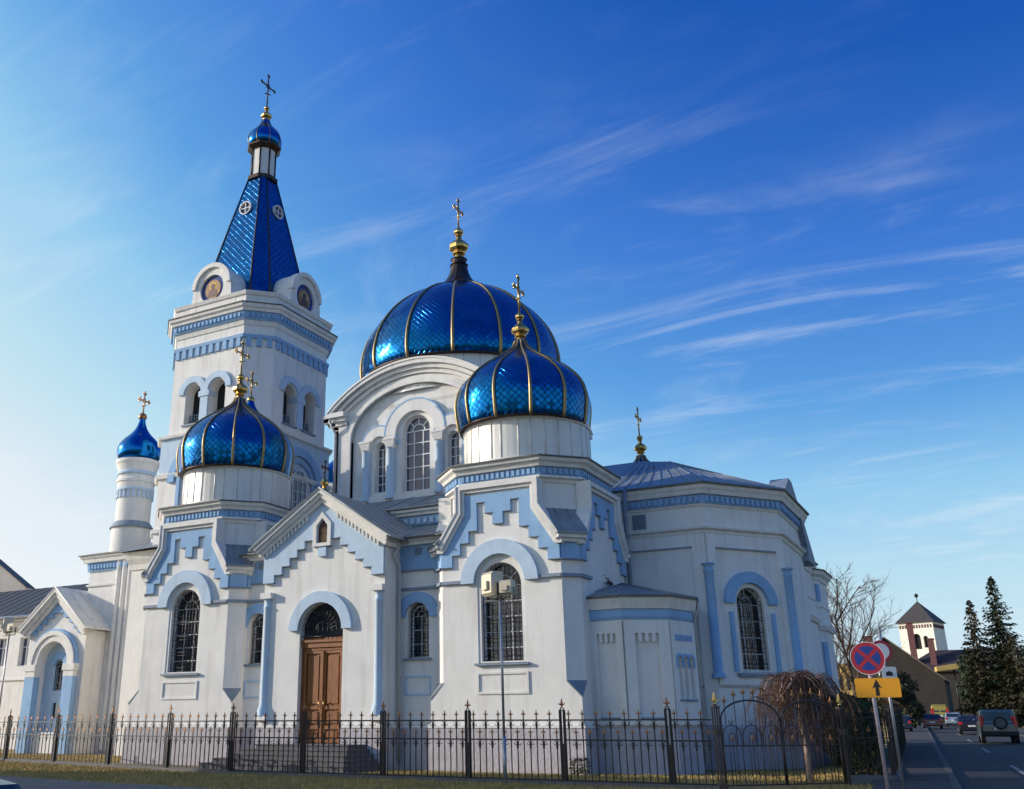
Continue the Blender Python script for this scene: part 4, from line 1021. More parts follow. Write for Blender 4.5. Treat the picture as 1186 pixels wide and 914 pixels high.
MB().sweep(OL, [(-.2, 18.2), (.2, 18.2), (.24, 18.34), (-.1, 18.5)]).cut().sweep(OL, [(-.2, 15.7), (.16, 15.7), (.22, 15.95), (-.2, 16.1)]).cut().sweep(OL, [(-.2, 12.4), (.16, 12.4), (.2, 12.6), (-.2, 12.8)]).build('string_course', 'mould', tower)
# blue painted zone of the tower's second stage, with a big blind arch per side
bz = MB(); ba = MB()
for i in (0, 2, 6):
    fr, l = facefr(OL, i); h = l / 2
    bz.cut(); ba.cut()
    bz.prism(fr, [(-h, 16.1), (h, 16.1), (h, 18.2), (-h, 18.2)], -.1, .012)
    ba.prism(fr, band(0, 15.4, 1.75, 2.3, 30), -.1, .2, ) ; ba.prism(fr, band(0, 15.4, 1.3, 1.55, 26, leg=2.6), -.1, .14)
    w0 = window(fr.sh(0, .25), 0, 12.9, .72, 15.6, .12, 2, 4, glass='glassb', fw=.08)
bz.build('painted_zone', 'bluepale', tower); ba.build('blind_arch', 'blue', tower)
# belfry trim
hd = MB(); bt = MB(); bp_ = MB(); sl_ = MB()
for i in (0, 2, 6):
    fr, l = facefr(OT, i)
    # joined hoods over the twin openings
    hd.cut()
    for s_ in (-1, 1):
        bb = band(s_ * .98, 20.95, .70, 1.12, 22, leg=.0)
        cut = [(a if s_ * a > 0.0 else 0.0, z) for a, z in bb]
        hd.prism(fr, cut, -.02, .15)
    hd.fbox(fr, -.26, .26, 20.3, 20.95, -.7, .08) if False else None
    bp_.cut(); sl_.cut()
    bp_.fbox(fr, -.30, .30, 18.98, 20.6, -.5, .10); bp_.fbox(fr, -.42, .42, 20.6, 20.95, -.5, .16)
    for s_ in (-1, 1): sl_.fbox(fr, min(s_ * .3, s_ * 1.7), max(s_ * .3, s_ * 1.7), 18.88, 18.98, -.5, .12)
hd.build('arch_hood', 'bluepale', tower); bp_.build('belfry_pier', 'bluepale', tower); sl_.build('window_sill', 'sill', tower)
for i in (0, 2, 6):
    fr, l = facefr(OT, i)
    for s_ in (-1, 1):
        rl = MB()
        for k in range(4): rl.fbox(fr, s_ * .98 - .6, s_ * .98 + .6, 19.15 + k * .17, 19.18 + k * .17, -.45, -.42)
        for k in range(7): rl.fbox(fr, s_ * .98 - .54 + k * .18 - .012, s_ * .98 - .54 + k * .18 + .012, 19.0, 19.75, -.45, -.42)
        rl.build('belfry_railing', 'sill', tower)
# bells
for (x, y, s_) in ((TX + .9, TY - 3.6, 1.), (TX + 3.6, TY - 1., .9)):
    pass
# friezes and cornice
bt.sweep(OT, [(-.2, 23.95), (.14, 23.95), (.17, 24.15), (-.2, 24.25)])
for i in range(8):
    p = Vector(OT[i]); q = Vector(OT[(i + 1) % 8]); fr, l = facefr(OT, i); n = max(2, round(l / .55))
    for k in range(n): a = -l / 2 + l * (k + .5) / n; bt.fbox(fr, a - .15, a + .15, 23.4, 23.955, -.02, .13)
bt.build('toothed_frieze', 'blue', tower)
MB().sweep(OT, [(-.2, 25.1), (.2, 25.1), (.26, 25.2), (.26, 25.62), (-.2, 25.62)]).dentils(OT, .25, 25.25, 25.5, .17, .14, .12).build('dentil_band', 'blue', tower)
MB().sweep(OT, [(-.2, 25.622), (.40, 25.622), (.44, 25.78), (.56, 25.86), (.6, 26.05), (-.2, 26.05)]).sweep(OT, [(-.4, 24.8), (.06, 24.8), (.12, 25.0), (.14, 25.1), (-.4, 25.1)]).build('cornice', 'mould', tower)
MB().sweep(OT, [(-.6, 26.052), (.66, 26.052), (.66, 26.11), (.1, 26.2), (-.6, 26.2)]).build('cornice_capping', 'roofedge', tower)
OPp = octa(TX, TY, TWH + .12, TC)
MB().sweep(OPp, [(-.5, 26.15), (.02, 26.15), (.0, 26.7), (.10, 26.78), (.18, 27.0), (-.5, 27.05)]).build('parapet', 'mould', tower)
for i in (0, 2, 4, 6):
    fr, l = facefr(OPp, i)
    o = [(-2.0, 26.4), (2.0, 26.4), (2.0, 27.0), (1.62, 27.1), (1.55, 27.9)] + [(1.52 * cos(pi * k / 24 * 1.0), 27.95 + 1.52 * sin(pi * k / 24)) for k in range(25)] + [(-1.55, 27.9), (-1.62, 27.1), (-2.0, 27.0)]
    lu = MB().prism(fr, o, -1.5, .02, holes=[[(.95 * cos(k * pi / 16), 27.8 + .95 * sin(k * pi / 16)) for k in range(32)]])
    lu.prism(fr, [(1.58 * cos(pi * k / 24), 27.95 + 1.58 * sin(pi * k / 24)) for k in range(25)] + [(1.28 * cos(pi * k / 24), 27.95 + 1.28 * sin(pi * k / 24)) for k in reversed(range(25))], -.3, .18)
    lo_ = lu.build('medallion_surround', 'mould', tower)
    MB().prism(fr, [(.97 * cos(k * pi / 16), 27.8 + .97 * sin(k * pi / 16)) for k in range(32)], -.4, -.14).build('medallion_ring', 'iconblue', tower)
    MB().prism(fr, [(.62 * cos(k * pi / 16), 27.8 + .66 * sin(k * pi / 16)) for k in range(32)], -.14, -.09).build('medallion_icon', 'icon', tower)
    MB().prism(fr, [(.2 * cos(k * pi / 8), 27.98 + .22 * sin(k * pi / 8)) for k in range(16)], -.09, -.07).prism(fr, [(-.4, 27.3), (.4, 27.3), (.3, 27.7), (.1, 27.82), (-.1, 27.82), (-.3, 27.7)], -.09, -.075).build('icon_figure', mat('icon_robe', (.12, .03, .025), .5, var=.4, scale=9), tower)
    MB().prism(fr, [(.3 * cos(k * pi / 8), 27.99 + .3 * sin(k * pi / 8)) for k in range(16)], -.09, -.082).build('icon_halo', 'gold', tower)
# spire
def ring8(a, c, z): return [(x, y, z) for x, y in octa(TX, TY, a, c)]
sp = MB(); lev = [(2.85, .9, 26.9), (2.72, .86, 28.6), (2.46, .78, 30.3), (1.66, .52, 34.0), (.84, .32, 37.75)]
rings_ = [ring8(*q) for q in lev]
vs = [v for r_ in rings_ for v in r_]; fs = []; uvl = []
for j in range(len(lev) - 1):
    for i in range(8):
        i2 = (i + 1) % 8; fs.append((j * 8 + i, j * 8 + i2, (j + 1) * 8 + i2, (j + 1) * 8 + i))
        A, B, C_, D = vs[j * 8 + i], vs[j * 8 + i2], vs[(j + 1) * 8 + i2], vs[(j + 1) * 8 + i]
        wa = math.dist(A, B) / 2; wb = math.dist(C_, D) / 2; k = 2.3
        uvl.append([(-wa * k + i * 9.37, A[2] * k), (wa * k + i * 9.37, A[2] * k), (wb * k + i * 9.37, C_[2] * k), (-wb * k + i * 9.37, C_[2] * k)])
sp.add(vs, fs, uvs=uvl)
spire = sp.build('spire', 'dome', church); spire['label'] = 'tall blue scaled spire of the bell tower'
for i in range(8):
    MB().tube([rings_[j][i] for j in range(len(lev))], .075, 6, r2=.05).build('rib', 'bronze', spire)
# round cross windows on the spire
for deg in (0, 90, 180, 270):
    t = (34.9 - 34.0) / 3.75; a_ = 1.66 + (.84 - 1.66) * t
    fr = Fr(TX, TY, deg).sh(0, a_ + .02)
    rl = MB().prism(fr, [(.5 * cos(k * pi / 12), 34.9 + .5 * sin(k * pi / 12)) for k in range(24)], -.5, .16, holes=[[(.42 * cos(k * pi / 12), 34.9 + .42 * sin(k * pi / 12)) for k in range(24)]])
    rl.fbox(fr, -.43, .43, 34.87, 34.93, .02, .12).fbox(fr, -.03, .03, 34.47, 35.33, .021, .121)
    rl.build('lucarne', 'frame', spire)
    MB().prism(fr, [(.43 * cos(k * pi / 12), 34.9 + .43 * sin(k * pi / 12)) for k in range(24)], -.4, .015).build('lucarne_pane', 'glassb', spire)
# lantern
la = MB(); Q = [(TX + .86 * cos(pi / 8 + k * pi / 4), TY + .86 * sin(pi / 8 + k * pi / 4)) for k in range(8)]
lan = la.zprism(Q, 37.7, 40.2).build('spire_lantern', 'drum', church)
lf = MB()
for x, y in Q: lf.tube([(x, y, 37.8), (x, y, 40.2)], .07, 5)
lf.sweep(Q, [(-.2, 37.6), (.22, 37.6), (.24, 37.85), (.05, 38.0), (-.2, 38.0)]).sweep(Q, [(-.2, 40.1), (.1, 40.1), (.34, 40.32), (.36, 40.42), (-.2, 40.42)])
lf.build('lantern_trim', 'bronze', lan)
P = smooth_prof([(.85, 40.4), (1.1, 40.6), (1.2, 40.95), (1.15, 41.3), (.95, 41.7), (.66, 42.05), (.42, 42.35), (.28, 42.7), (.22, 43.0)], 3)
sd_ = MB().lathe(TX, TY, P, 48, uvn=24, uvs=24 / 7.5).build('onion_dome', 'domeplain', church)
ribs(TX, TY, P, 8, .03, sd_, 0.2)
zt = finial(TX, TY, 42.35, .62, sd_); cross(TX, TY, zt - .05, 46.7 - zt, sd_, 'bronze', r=.055)

# ---- stair turret and west pier
UX, UY = -48.04, 45.34
TP = [(1.28, 11.9), (1.28, 13.7), (1.36, 13.78), (1.12, 14.1), (1.12, 16.1), (1.2, 16.25), (1.2, 16.8), (1.28, 16.85), (1.28, 17.0), (1.2, 17.1), (1.22, 17.6), (1.36, 18.0), (1.45, 18.15), (1.45, 18.35), (0, 18.4)]
tu = MB().lathe(UX, UY, TP, 48, smooth=False).build('turret_wall', 'white', church); 
tb_ = MB()
for k in range(22):
    a = 2 * pi * k / 22; fr = Fr(UX + 1.12 * cos(a), UY + 1.12 * sin(a), math.degrees(a) + 90); tb_.fbox(fr, -.1, .1, 15.75, 16.2, -.02, .09)
tb_.lathe(UX, UY, [(1.1, 16.2), (1.22, 16.2), (1.22, 16.42), (1.1, 16.42)], 40); tb_.lathe(UX, UY, [(1.2, 17.3), (1.26, 17.3), (1.3, 17.55), (1.2, 17.55)], 40)
tb_.build('toothed_frieze', 'bluepale', tu)
MB().lathe(UX, UY, [(1.26, 13.74), (1.42, 13.76), (1.40, 13.85), (1.15, 14.2)], 40).build('turret_roof_band', 'sill', tu)
P = smooth_prof([(1.15, 18.35), (1.38, 18.6), (1.46, 19.0), (1.40, 19.4), (1.12, 19.85), (.72, 20.25), (.42, 20.65), (.26, 21.05), (.2, 21.4)], 3)
od = MB().lathe(UX, UY, P, 48).build('onion_dome', 'domeplain', church); od['label'] = 'small smooth blue onion dome on the round stair turret'
MB().lathe(UX, UY, [(.1, 21.3), (.26, 21.4), (.3, 21.55), (.22, 21.75), (.06, 21.85)], 10).build('finial', 'copper', od)
cross(UX, UY, 21.75, 1.5, od, mat('pinkish_gilt', (.6, .38, .24), .35, metal=.9, var=.2, scale=9), r=.06)
PP = [(-50.0, 44.0), (-43.4, 44.0), (-43.4, 48.4), (-50.0, 48.4)]
pi_ = MB().zprism(PP, 0, 11.9).build('pier_wall', 'white', church)
MB().sweep(PP, [(-.2, 10.0), (.1, 10.0), (.12, 10.12), (-.2, 10.2)]).sweep(PP, [(-.2, 11.5), (.34, 11.5), (.38, 11.7), (.5, 11.8), (.52, 11.92), (-.2, 11.92)]).build('cornice', 'mould', pi_)
MB().sweep(PP, [(-.2, 10.95), (.1, 10.95), (.16, 11.5), (-.2, 11.5)]).dentils(PP, .14, 11.1, 11.35, .15, .12, .1).build('dentil_band', 'blue', pi_)
MB().sweep(PP, [(-.2, 11.922), (.6, 11.922), (.6, 11.98), (-.2, 12.2)]).build('gutter', 'roofedge', pi_)
MB().add([(-50.5, 43.5, 11.98), (-42.9, 43.5, 11.98), (-42.9, 48.9, 11.98), (-50.5, 48.9, 11.98), (-46.7, 46.2, 12.7)], [(0, 1, 4), (1, 2, 4), (2, 3, 4), (3, 0, 4)]).build('pier_roof', 'roof', church)
MB().sweep(PP, [(-.2, -.1), (.12, -.1), (.12, 1.5), (-.2, 1.6)]).build('plinth', 'plinth', pi_)
ff = Fr(-46.7, 44.0, 0)
for k, a in enumerate((-.55, -.05, .45)):
    p = ff.p(a, 0, .05); MB().lathe(p[0], p[1], [(.2, .2), (.2, 11.85)], 12).build('half_column', 'mould', pi_)
pipe([ff.p(.85, 11.6, .55), ff.p(.85, 11.2, .5), ff.p(.85, 10.9, .2), ff.p(.85, .3, .2)], .075)
MB().fbox(ff, -1.15, 1.15, 0, 11.0, -.1, .06).build('pilaster', 'mould', pi_)

# ---- small west porch with a gable
WF = Fr(-50.45, 42.4, 0)
w = MB().prism(WF, [(-2.55, 0), (2.55, 0), (2.55, 7.1), (0, 9.2), (-2.55, 7.1)], -4, 0, holes=[arch(0, 1.2, 1.35, 5.15)])
wp = w.build('west_porch_wall', 'white', church)
w = MB().prism(WF, arch(0, 1.2, 1.4, 5.15), -.75, -.45, holes=[arch(-.0, 3.6, .36, 5.05), [(-.35, 2.0), (.35, 2.0), (.35, 2.9), (-.35, 2.9)]]).build('recessed_wall', 'bluepale', wp)
window(WF.sh(0, -.45), 0, 3.6, .34, 5.05, .2, 1, 3, grille=True)
MB().fbox(WF, -.35, .35, 2.0, 2.9, -.7, -.62).build('basement_window', 'glass', church)
MB().prism(WF, band(0, 5.1, .4, .8, 18), -.46, -.34).build('arch_hood', 'blue', wp)
MB().prism(WF, band(0, 5.15, 1.36, 1.72, 24), -.2, .25).prism(WF, band(0, 5.15, 1.72, 2.0, 24), -.2, .34).build('arch_moulding', 'mould', wp)
MB().prism(WF, band(0, 5.15, 2.0, 2.12, 24), -.2, .24).build('hood_edge', 'blue', wp)
for s_ in (-1, 1):
    MB().fbox(WF, s_ * 1.72 - .42, s_ * 1.72 + .42, 0, 4.4, -.1, .34).build('porch_pilaster', 'blue', wp)
    MB().fbox(WF, s_ * 1.72 - .5, s_ * 1.72 + .5, 4.75, 5.15, -.1, .42).fbox(WF, s_ * 1.72 - .43, s_ * 1.72 + .43, 4.4, 4.75, -.1, .36).build('capital', 'mould', wp)
gable(WF, 3.0, 7.25, 9.75, .62, .62, -.5).build('gable_cornice', 'mould', wp)
MB().prism(WF, [(-2.4, 6.95), (-1.9, 6.95), (-1.9, 7.25), (-1.5, 7.25), (-1.5, 7.6), (-1.05, 7.6), (-1.05, 7.95), (-.5, 7.95), (-.5, 8.25), (.5, 8.25), (.5, 7.95), (1.05, 7.95), (1.05, 7.6), (1.5, 7.6), (1.5, 7.25), (1.9, 7.25), (1.9, 6.95), (2.5, 6.95), (2.5, 7.2), (0, 9.1), (-2.4, 7.25)], -.02, .16).build('stepped_frieze', 'blue', wp)
r = MB()
for s_ in (-1, 1): roof_plane(r, (-50.45 + s_ * 3.12, 41.75, 7.2), (-50.45 + s_ * 3.12, 47, 7.2), (-50.45, 47, 9.82), (-50.45, 41.75, 9.82), 6, .07)
r.build('porch_roof', 'drum', church)

# ------------------------------------------------------------ left neighbours
lb = thing('school_building', (-64, 49, 0), 'two-storey white building with a dark slate roof beyond the small west porch', 'building')
LF = Fr(-63, 48.0, 0)
wins = [(a, 5.6, a + 1.1, 7.6) for a in (-9.6, -6.6, -3.6, -.6, 2.0)] + [(a, 1.6, a + 1.1, 3.6) for a in (-9.6, -6.6)]
door = (3.3, .3, 4.3, 2.9)
w = MB().prism(LF, [(-22, 0), (10, 0), (10, 9.0), (-22, 9.0)], -.4, 0, holes=[[(a, b), (c, b), (c, d), (a, d)] for a, b, c, d in wins + [door]])
w.fbox(LF, -22, 10, 0, 9.0, -9, -.6)
lw = w.build('wall', 'white', lb)
MB().fbox(LF, -22, 10, 4.62, 4.76, -.1, .12).cut().fbox(LF, -22, 10, 8.2, 8.32, -.1, .1).cut().fbox(LF, -22, 10, 8.75, 9.0, -.1, .3).build('string_course', 'mould', lw)
for a, b, c, d in wins:
    g = MB().fbox(LF, a, c, b, d, -.34, -.3).build('window', 'glassb', lb)
    MB().prism(LF, [(a, b), (c, b), (c, d), (a, d)], -.299, -.24, holes=[[(a + .07, b + .07), (c - .07, b + .07), (c - .07, d - .07), (a + .07, d - .07)]]).fbox(LF, (a + c) / 2 - .035, (a + c) / 2 + .035, b + .07, d - .07, -.298, -.25).fbox(LF, a + .07, c - .07, d - .7, d - .63, -.298, -.25).build('window_frame', 'frame', g)
MB().fbox(LF, door[0], door[2], door[1], door[3], -.34, -.3).build('door', 'brickred', lb)
r = MB(); roof_plane(r, (-86, 47.4, 9.05), (-52.8, 47.4, 9.05), (-52.8, 53, 12.0), (-86, 53, 12.0), 30)
r.build('roof', 'slate', lb)
MB().tube([(-86, 47.4, 9.02), (-52.8, 47.4, 9.02)], .09, 6).build('gutter', 'frame', lb)
hb_ = thing('tall_gabled_house', (-74, 58, 0), 'pale house whose sloping gable rises behind the dark slate roof', 'house')
w = MB().prism(Fr(-70, 53.5, 0), [(-18, 0), (5.2, 0), (5.2, 11.55), (2.1, 12.1), (-8.0, 17.9), (-18, 12.1)], -.6, 0).box(-86, -66, 54.2, 64, 0, 11.2).build('wall', 'farwall', hb_)
r = MB(); roof_plane(r, (-67.85, 53.3, 12.25), (-67.85, 54.2, 12.25), (-78.0, 54.2, 18.05), (-78.0, 53.3, 18.05), 0, .12); r.cut(); roof_plane(r, (-64.7, 53.3, 11.62), (-64.7, 54.2, 11.62), (-67.8, 54.2, 12.2), (-67.8, 53.3, 12.2), 0, .12)
r.build('roof', 'rooft', hb_)

# added block out of view to the left, put there to shade the street corner
ab = thing('shade_block', (-56, 6, 0), 'unseen grey block with windows, added to shade the street corner and verge', 'building')
w = MB().box(-64, -46, -6, 12.8, 0, 17).build('wall', 'farwall', ab)
AF = Fr(-46, 3.5, 90)
for k in range(5):
    for j in range(5):
        MB().fbox(AF, -8.5 + j * 3.8, -7.1 + j * 3.8, 1.2 + k * 3.1, 2.8 + k * 3.1, 0, .05).build('window', 'glass', ab)
MB().box(-64.4, -45.6, -6.4, 13.1, 17, 17.3).build('roof', 'roofedge', ab)

# ------------------------------------------------------------ fence
def fence_points():
    return [(x, fence_y(x)) for x in (-45.5, -41.03, -36.3, -31.8, -27.6, -23.75, -20.59, -17.41, -14.32, -11.21, -8.09, -6.83)]
def spear(m, x, y, z, u, s=1.):
    """fleur finial in the fence plane"""
    ux, uy = u
    def P(a, h): return (x + ux * a * s, y + uy * a * s, z + h * s)
    t = .012 * s; nx, ny = -uy * t, ux * t
    for pts in ([(0, 0), (.028, .05), (.0, .17), (-.028, .05)], [(.0, .035), (.055, .045), (.062, .085), (.035, .06), (0, .055)], [(0, .035), (-.055, .045), (-.062, .085), (-.035, .06), (0, .055)]):
        n = len(pts); v = [P(a, h) for a, h in pts]
        m.add([(p[0] + nx, p[1] + ny, p[2]) for p in v] + [(p[0] - nx, p[1] - ny, p[2]) for p in v], [tuple(range(n)), tuple(reversed(range(n, 2 * n)))] + [(i, (i + 1) % n, n + (i + 1) % n, n + i) for i in range(n)])
def scroll(m, x, y, z, u, s=1., flip=1):
    ux, uy = u; pts = []
    for k in range(11):
        a = -pi / 2 + k * pi * 1.55 / 10; r = .052 * (1 - .055 * k) * s
        pts.append((x + ux * flip * (.052 * s + r * cos(a + pi)), y + uy * flip * (.052 * s + r * cos(a + pi)), z - .06 * s - r * sin(a)))
    m.tube(pts, .011, 4, cap=False)
def make_panel(L_, n, name='panel'):
    """local mesh along +x, base z=0"""
    m = MB(); tip = MB(); u = (1, 0); st = L_ / n
    for z, h in ((.10, .02), (1.18, .02), (1.72, .02)): m.box(0, L_, -.02, .02, z, z + .04)
    for k in range(n):
        x = st * (k + .5)
        tall = k % 2 == 0
        zt = 1.86 if tall else 1.36
        m.mark(0).box(x - .014, x + .014, -.014, .014, .02, zt)
        spear(m.mark(1), x, 0, zt - .02, u, 1.15); m.mark(0)
        zz_ = 1.72 if tall else 1.18
        m.box(x - .026, x + .026, -.026, .026, zz_ - .22, zz_ - .10)
        for f in (-1, 1): scroll(m, x + f * .016, 0, zz_, u, 1.3, f)
    # the short spears stand between the tall ones; both rails carry their scrolls
    return m.build('panel', ['iron', 'copper'])
def make_post():
    m = MB()
    for a in (-.06, .06):
        for b in (-.05, .05): m.box(a - .018, a + .018, b - .018, b + .018, 0, 2.0)
    m.box(-.085, .085, -.075, .075, 0, .12); m.box(-.08, .08, -.07, .07, .98, 1.10); m.box(-.07, .07, -.06, .06, 2.0, 2.03)
    m.tube([(-.06, 0, 2.0), (-.04, 0, 2.07), (0, 0, 2.10), (.04, 0, 2.07), (.06, 0, 2.0)], .018, 5)
    m.box(-.07, .07, -.055, .055, .12, .98)
    o = m.build('post', 'iron')
    t = MB(); spear(t, 0, 0, 2.09, (1, 0), 1.5); t2 = t.build('post_finial', 'copper', o)
    return o, t2
def cp(o, parent, loc, rz, sx=1.):
    c = o.copy(); COL.objects.link(c); c.parent = parent; c.location = loc; c.rotation_euler = (0, 0, rz); c.scale = (sx, 1, 1)
    for ch in o.children:
        d = ch.copy(); COL.objects.link(d); d.parent = c
    return c
FP = fence_points()
fence = thing('iron_fence', (FP[0][0], FP[0][1], 0), 'long black wrought-iron fence with coppery spearheads in front of the white church', 'fence')
pn0 = make_panel(3.2, 14); pn7 = make_panel(1.4, 6); pn0['w'] = 3.2; pn7['w'] = 1.4; po0, pf0 = make_post()
f0v = Vector((FP[0][0], FP[0][1], 0))
def fence_run(root, pts, first_panel=None, last_post=True, nmod=None):
    base = root.location
    for i in range(len(pts) - 1):
        a, b = pts[i], pts[i + 1]; l = math.dist(a, b); rz = atan2(b[1] - a[1], b[0] - a[0])
        za = gz(*a) if a[0] > -6 else 0
        cp(po0, root, (a[0] - base.x, a[1] - base.y, za - base.z), rz)
        src = pn7 if l < 2 else pn0; cp(src, root, (a[0] + cos(rz) * .09 - base.x, a[1] + sin(rz) * .09 - base.y, za - base.z), rz, (l - .18) / src['w'])
    if last_post: cp(po0, root, (pts[-1][0] - base.x, pts[-1][1] - base.y, (gz(*pts[-1]) if pts[-1][0] > -6 else 0) - base.z), rz)
fence_run(fence, FP, last_post=False)
cbm = MB().sweep(FP[::-1], [(-.12, -.1), (.12, -.1), (.12, .10), (-.12, .10)], closed=False); cbm.build('fence_base', 'stone', fence)
# gate: two leaves with arched tops
G0, G1 = Vector((-6.78, 27.65)), Vector((-4.07, 30.75))
gate = thing('iron_gate', (G0.x, G0.y, 0), 'arched double-leaf iron gate between two slender gilt-tipped posts in front of the weeping tree', 'gate')
gd = (G1 - G0); GL = gd.length; gd.normalize(); gdeg = math.degrees(atan2(gd.y, gd.x)); GF = Fr(G0.x, G0.y, gdeg)
for s_ in (0, 1):
    a0 = .12 + s_ * (GL / 2 - .12) + .02; a1 = a0 + GL / 2 - .16; c = (a0 + a1) / 2; h = (a1 - a0) / 2
    lf = MB(); tp = lf
    def T(pts, r=.014, seg=5): lf.tube([GF.p(a, z, 0) for a, z in pts], r, seg)
    T([(a0, .08), (a0, 1.75)], .022); T([(a1, .08), (a1, 1.75)], .022); T([(a0, .1), (a1, .1)], .02); T([(a0, 1.08), (a1, 1.08)], .018)
    T([(c + h * cos(pi * k / 20), 1.72 + .52 * sin(pi * k / 20)) for k in range(21)], .024, 6)
    n = 3; wd = (a1 - a0) / n
    for k in range(n):
        cc = a0 + wd * (k + .5)
        T([(cc + wd * .46 * cos(pi * j / 12), 1.33 + .27 * sin(pi * j / 12)) for j in range(13)], .014)
        T([(cc - wd * .46, 1.08), (cc - wd * .46, 1.33)]); T([(cc + wd * .46, .1), (cc + wd * .46, 1.33)])
        q = wd * .17
        for s2 in (-1, 1): T([(cc + s2 * q, .1), (cc + s2 * q, 1.30)], .011)
        T([(cc + q * cos(pi * j / 8), 1.30 + .10 * sin(pi * j / 8)) for j in range(9)], .011)
        T([(cc, .1), (cc, 1.18)], .011); spear(lf.mark(1), *GF.p(cc, 0, 0)[:2], 1.17, GF.u, 1.1); lf.mark(0)
        for j in (-.25, .25):
            a = cc + j * 2 * wd * .5; t_ = (a - c) / h; zt = 1.72 + .52 * sqrt(max(0, 1 - t_ * t_))
            T([(a, 1.60 if j < 0 else 1.08), (a, zt + .16)], .012); spear(lf.mark(1), *GF.p(a, 0, 0)[:2], zt + .14, GF.u, 1.25); lf.mark(0)
        for s2 in (-1, 1):
            T([(cc + s2 * (.02 + .05 * sin(t2)), 1.68 + .05 * cos(t2)) for t2 in [m_ * pi / 5 for m_ in range(9)]], .009, 3)
    lo = lf.build('gate_leaf', ['ironw', 'copper'], gate)
for a in (0., GL):
    m = MB(); p = GF.p(a, 0, 0)
    for da in (-.07, 0, .07):
        for dd in (-.05, .05): q = GF.p(a + da, 0, dd); m.box(q[0] - .017, q[0] + .017, q[1] - .017, q[1] + .017, 0, 2.05)
    m.fbox(GF, a - .1, a + .1, 0, .15, -.09, .09); m.fbox(GF, a - .09, a + .09, 1.35, 1.5, -.08, .08); m.fbox(GF, a - .09, a + .09, 2.03, 2.08, -.08, .08)
    m.tube([GF.p(a - .07, 2.05, 0), GF.p(a, 2.15, 0), GF.p(a + .07, 2.05, 0)], .018, 5)
    o = m.build('gate_post', 'ironw', gate); t = MB(); spear(t, p[0], p[1], 2.13, GF.u, 1.8); t.sphere((p[0], p[1], 2.14), .045, 8, 5); t.build('post_finial', 'gold', o)
# side fence along the street
K = (-2.98, 31.35)
fs2 = thing('iron_fence', (G1.x, G1.y, 0), 'iron fence turning from the gate into the side street behind the sign pole', 'fence')
pts = [(G1.x, G1.y), K]
for k in range(1, 12): pts.append((K[0] - .075 * 3.2 * k * .95, K[1] + 3.2 * k))
fence_run(fs2, pts)
MB().sweep([(x, y) for x, y in pts][::-1], [(-.13, -.1), (.13, -.1), (.13, .30), (-.13, .30)], closed=False).build('fence_base', 'stone', fs2)
for o in (pn0, pn7, po0, pf0): bpy.data.objects.remove(o)

# ------------------------------------------------------------ floodlight masts, sign, street lamp
def mast(x, y, z0, h, label, rz=0., s=1., lean=0):
    t = thing('floodlight_mast', (x, y, z0), label, 'floodlight', 'floodlight masts along the church fence')
    MB().tube([(x, y, z0 - .1), (x, y, z0 + 1.3)], .06, 10).tube([(x, y, z0 + 1.3), (x, y, z0 + h)], .04, 10).build('pole', 'steel', t)
    fr = Fr(x, y, rz)
    MB().fbox(fr, -.6, .5, z0 + h - .05, z0 + h, -.03, .03).build('crossbar', 'iron', t)
    for (a, w_, hh, d, ang) in ((-.30, .60, .74, .42, -22), (.28, .38, .44, .36, 14)):
        f2 = Fr(*fr.p(a, 0, 0)[:2], rz + ang); zc = z0 + h + .1 + hh / 2
        b = MB()
        o = [(-d / 2, zc - hh * .38), (-d / 2, zc + hh * .38), (-d * .3, zc + hh / 2), (d / 2, zc + hh / 2), (d / 2, zc - hh / 2), (-d * .3, zc - hh / 2)]
        g = Fr(*f2.o, f2.deg + 90)
        b.prism(g, o, -w_ / 2, w_ / 2)
        ho = b.build('lamp_housing', 'lampbox', t)
        MB().fbox(Fr(*g.p(d / 2, 0, 0)[:2], f2.deg + 180), -w_ / 2 + .03, w_ / 2 - .03, zc - hh / 2 + .03, zc + hh / 2 - .03, .002, .012).build('lamp_glass', 'glass', ho)
        MB().fbox(g, -d / 2 - .09, -d / 2, zc - hh * .25, zc + hh * .1, -w_ * .25, w_ * .25).build('ballast_box', 'lampbox', ho)
        MB().tube([f2.p(-w_ / 2 - .03, zc, 0), f2.p(-w_ / 2 - .03, z0 + h, 0), f2.p(w_ / 2 + .03, z0 + h, 0), f2.p(w_ / 2 + .03, zc, 0)], .02, 5).build('bracket', 'iron', t)
mast(-12.88, 27.3, 0, 5.25, 'thin steel mast with two cream floodlights in front of the tall chapel window', -12)
mast(-41.4, 31.9, 0, 5.75, 'steel mast with floodlights standing before the white school building', -12)

